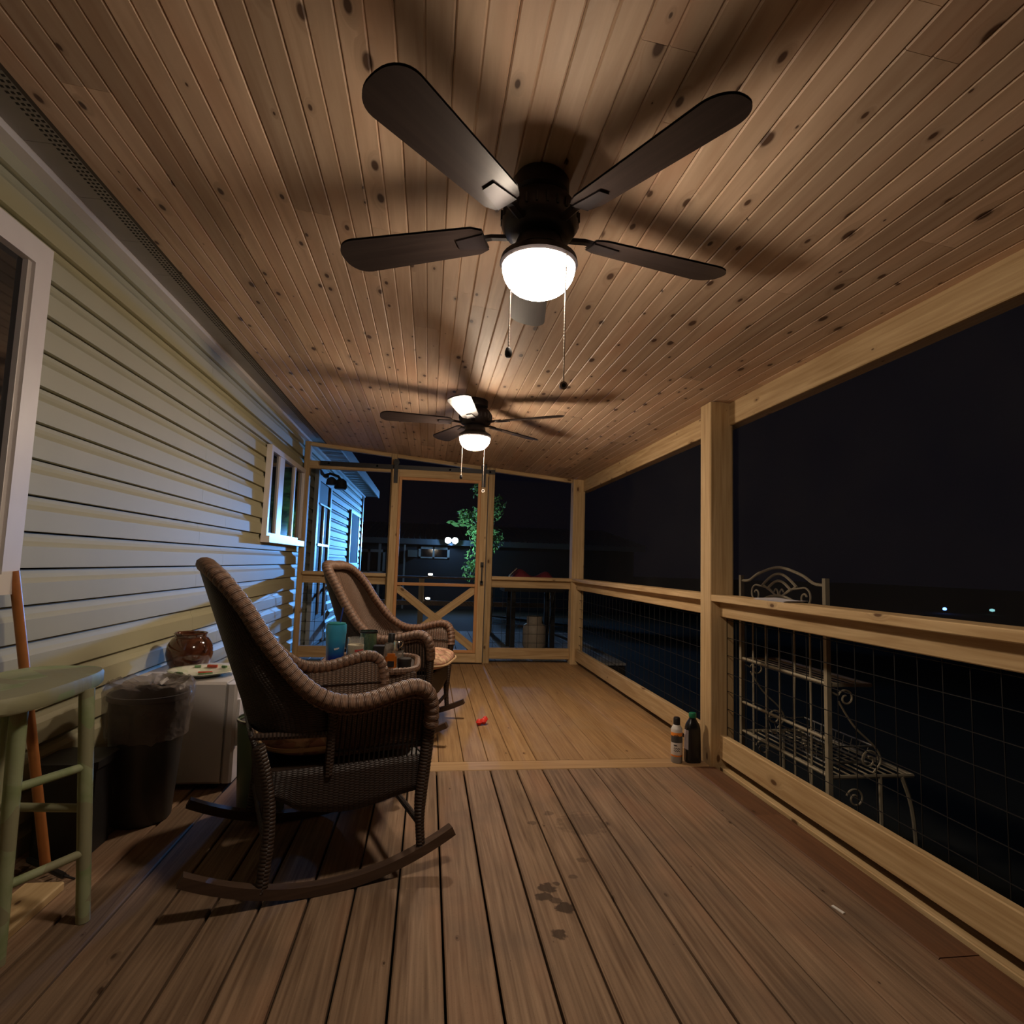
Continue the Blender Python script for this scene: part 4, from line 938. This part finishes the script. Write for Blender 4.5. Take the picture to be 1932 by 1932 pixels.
# ================================================================== RIGHT SIDE SMALL THINGS
sc = thing('spray_can', 'orange and white banded spray can with black cap beside the post', 'spray can', (1.487, 3.325, .002))
def can_mat():
    mt_, t_, p_ = nt('spray_can_print'); tc = N(t_, 'ShaderNodeTexCoord'); s3 = N(t_, 'ShaderNodeSeparateXYZ'); t_.links.new(tc.outputs['Object'], s3.inputs[0])
    rp2 = N(t_, 'ShaderNodeValToRGB'); e = rp2.color_ramp; e.interpolation = 'CONSTANT'
    stops = [(0,(.28,.27,.26)),(.19,(.75,.22,.03)),(.235,(.66,.60,.55)),(.60,(.06,.06,.06)),(.80,(.80,.25,.03)),(.90,(.6,.57,.53))]
    e.elements[0].position = 0; e.elements[0].color = (*stops[0][1], 1); e.elements[1].position = stops[1][0]; e.elements[1].color = (*stops[1][1], 1)
    for p_2, c_ in stops[2:]: q = e.elements.new(p_2); q.color = (*c_, 1)
    mr = N(t_, 'ShaderNodeMapRange'); mr.inputs[1].default_value = 0; mr.inputs[2].default_value = .19
    no = N(t_, 'ShaderNodeTexNoise'); no.inputs['Scale'].default_value = 40; t_.links.new(tc.outputs['Object'], no.inputs['Vector'])
    t_.links.new(s3.outputs[2], mr.inputs[0])
    t_.links.new(mr.outputs[0], rp2.inputs[0]); t_.links.new(rp2.outputs[0], p_.inputs['Base Color']); p_.inputs['Roughness'].default_value = .3; return mt_
MB().lathe([(0,0),(.031,0),(.033,.004),(.033,.188),(.031,.192),(.020,.212),(.016,.215),(0,.215)], (0,0,0), 28).build('can', can_mat(), sc, True)
MB().lathe([(.0175,.208),(.0195,.210),(.0195,.248),(.016,.254),(0,.254)], (0,0,0), 18).build('cap', M['black_metal'], sc, True)
sgn = MB()
for (z, ln2) in ((.155,.5),(.138,.55),(.10,.35),(.083,.7),(.070,.65)):
    q_ = []
    for k in range(15):
        u = k/14; a = -math.pi/2-.9+u*ln2*1.6; q_.append((.0335*math.cos(a), .0335*math.sin(a), z+.004*math.sin(u*19)))
    sgn.tube(q_, .0016, 4)
sgn.build('print', plain('dark_print', (.05,.045,.045), .5), sc)
ob = thing('oil_bottle', 'black plastic bottle with green cap and white label against the post', 'bottle', (1.585, 3.325, .002))
def obp(u, v):
    th = u*2*math.pi; tab = [(0,1.0),(.01,1.06),(.19,.98),(.215,.85),(.24,.50),(.25,.40),(.262,.40)]; z = .262*v; k_ = interp(tab, z)
    f_ = lambda a: math.copysign(abs(a)**.6, a)
    return (.044*k_*f_(math.cos(th)), .034*k_*f_(math.sin(th)), z)
MB().grid(obp, 28, 20).build('bottle', plain('black_bottle_plastic', (.012,.012,.013), .25), ob, True)
MB().lathe([(.0205,.252),(.0215,.254),(.0215,.276),(.019,.28),(0,.28)], (0,0,0), 18).build('cap', plain('green_cap', (.01,.17,.08), .4), ob, True)
MB().add([(-.0455,.012,.075),(-.0470,-.012,.075),(-.040,-.031,.075),(-.0450,.012,.185),(-.0462,-.012,.185),(-.039,-.0305,.185)], [(0,1,4,3),(1,2,5,4)]).build('label', plain('pale_label', (.55,.50,.52), .5), ob)
rw = thing('rubber_toy', 'small red crumpled rubber toy lying on the far deck', 'toy', (.417, 4.14, .0))
M['red_toy'] = plain('red_rubber', (.75,.045,.03), .35)
for (x_, y_, z_, r__) in ((-.020,-.012,.020,.022),(.012,.004,.024,.022),(.024,.018,.034,.020)):
    MB().lathe([(0,-r__)]+[(r__*math.cos(t_*math.pi/8)*(1+.12*math.cos(t_*2.1)), r__*math.sin(t_*math.pi/8)) for t_ in range(-3,4)]+[(0,r__)], (x_,y_,max(z_,r__)), 10).build('lobe', M['red_toy'], rw, True)
pa = thing('folded_papers', 'white folded papers lying on the railing cap beside the post', 'paper', (1.735, 2.70, .981))
for k in range(3):
    MB().grid(lambda u, v, q=k: (-.055+.115*u+.004*q, -.13+.26*v-.005*q, .0015+.003*q+.004*math.sin(3*v+q)**2*(u)), 4, 8).build('sheet', plain('white_paper', (.66,.64,.68), .7), pa).modifiers.new('s', 'SOLIDIFY').thickness = .0012
tag(MB().cham((0,0,.003), (.010,.045,.005), .001, 1).build('paper_scrap', plain('white_scrap', (.75,.72,.68), .6), None, loc=(1.41, 1.87, 0), rot=(0,0,R(12))), 'tiny white scrap lying on the right side of the near deck', 'scrap')
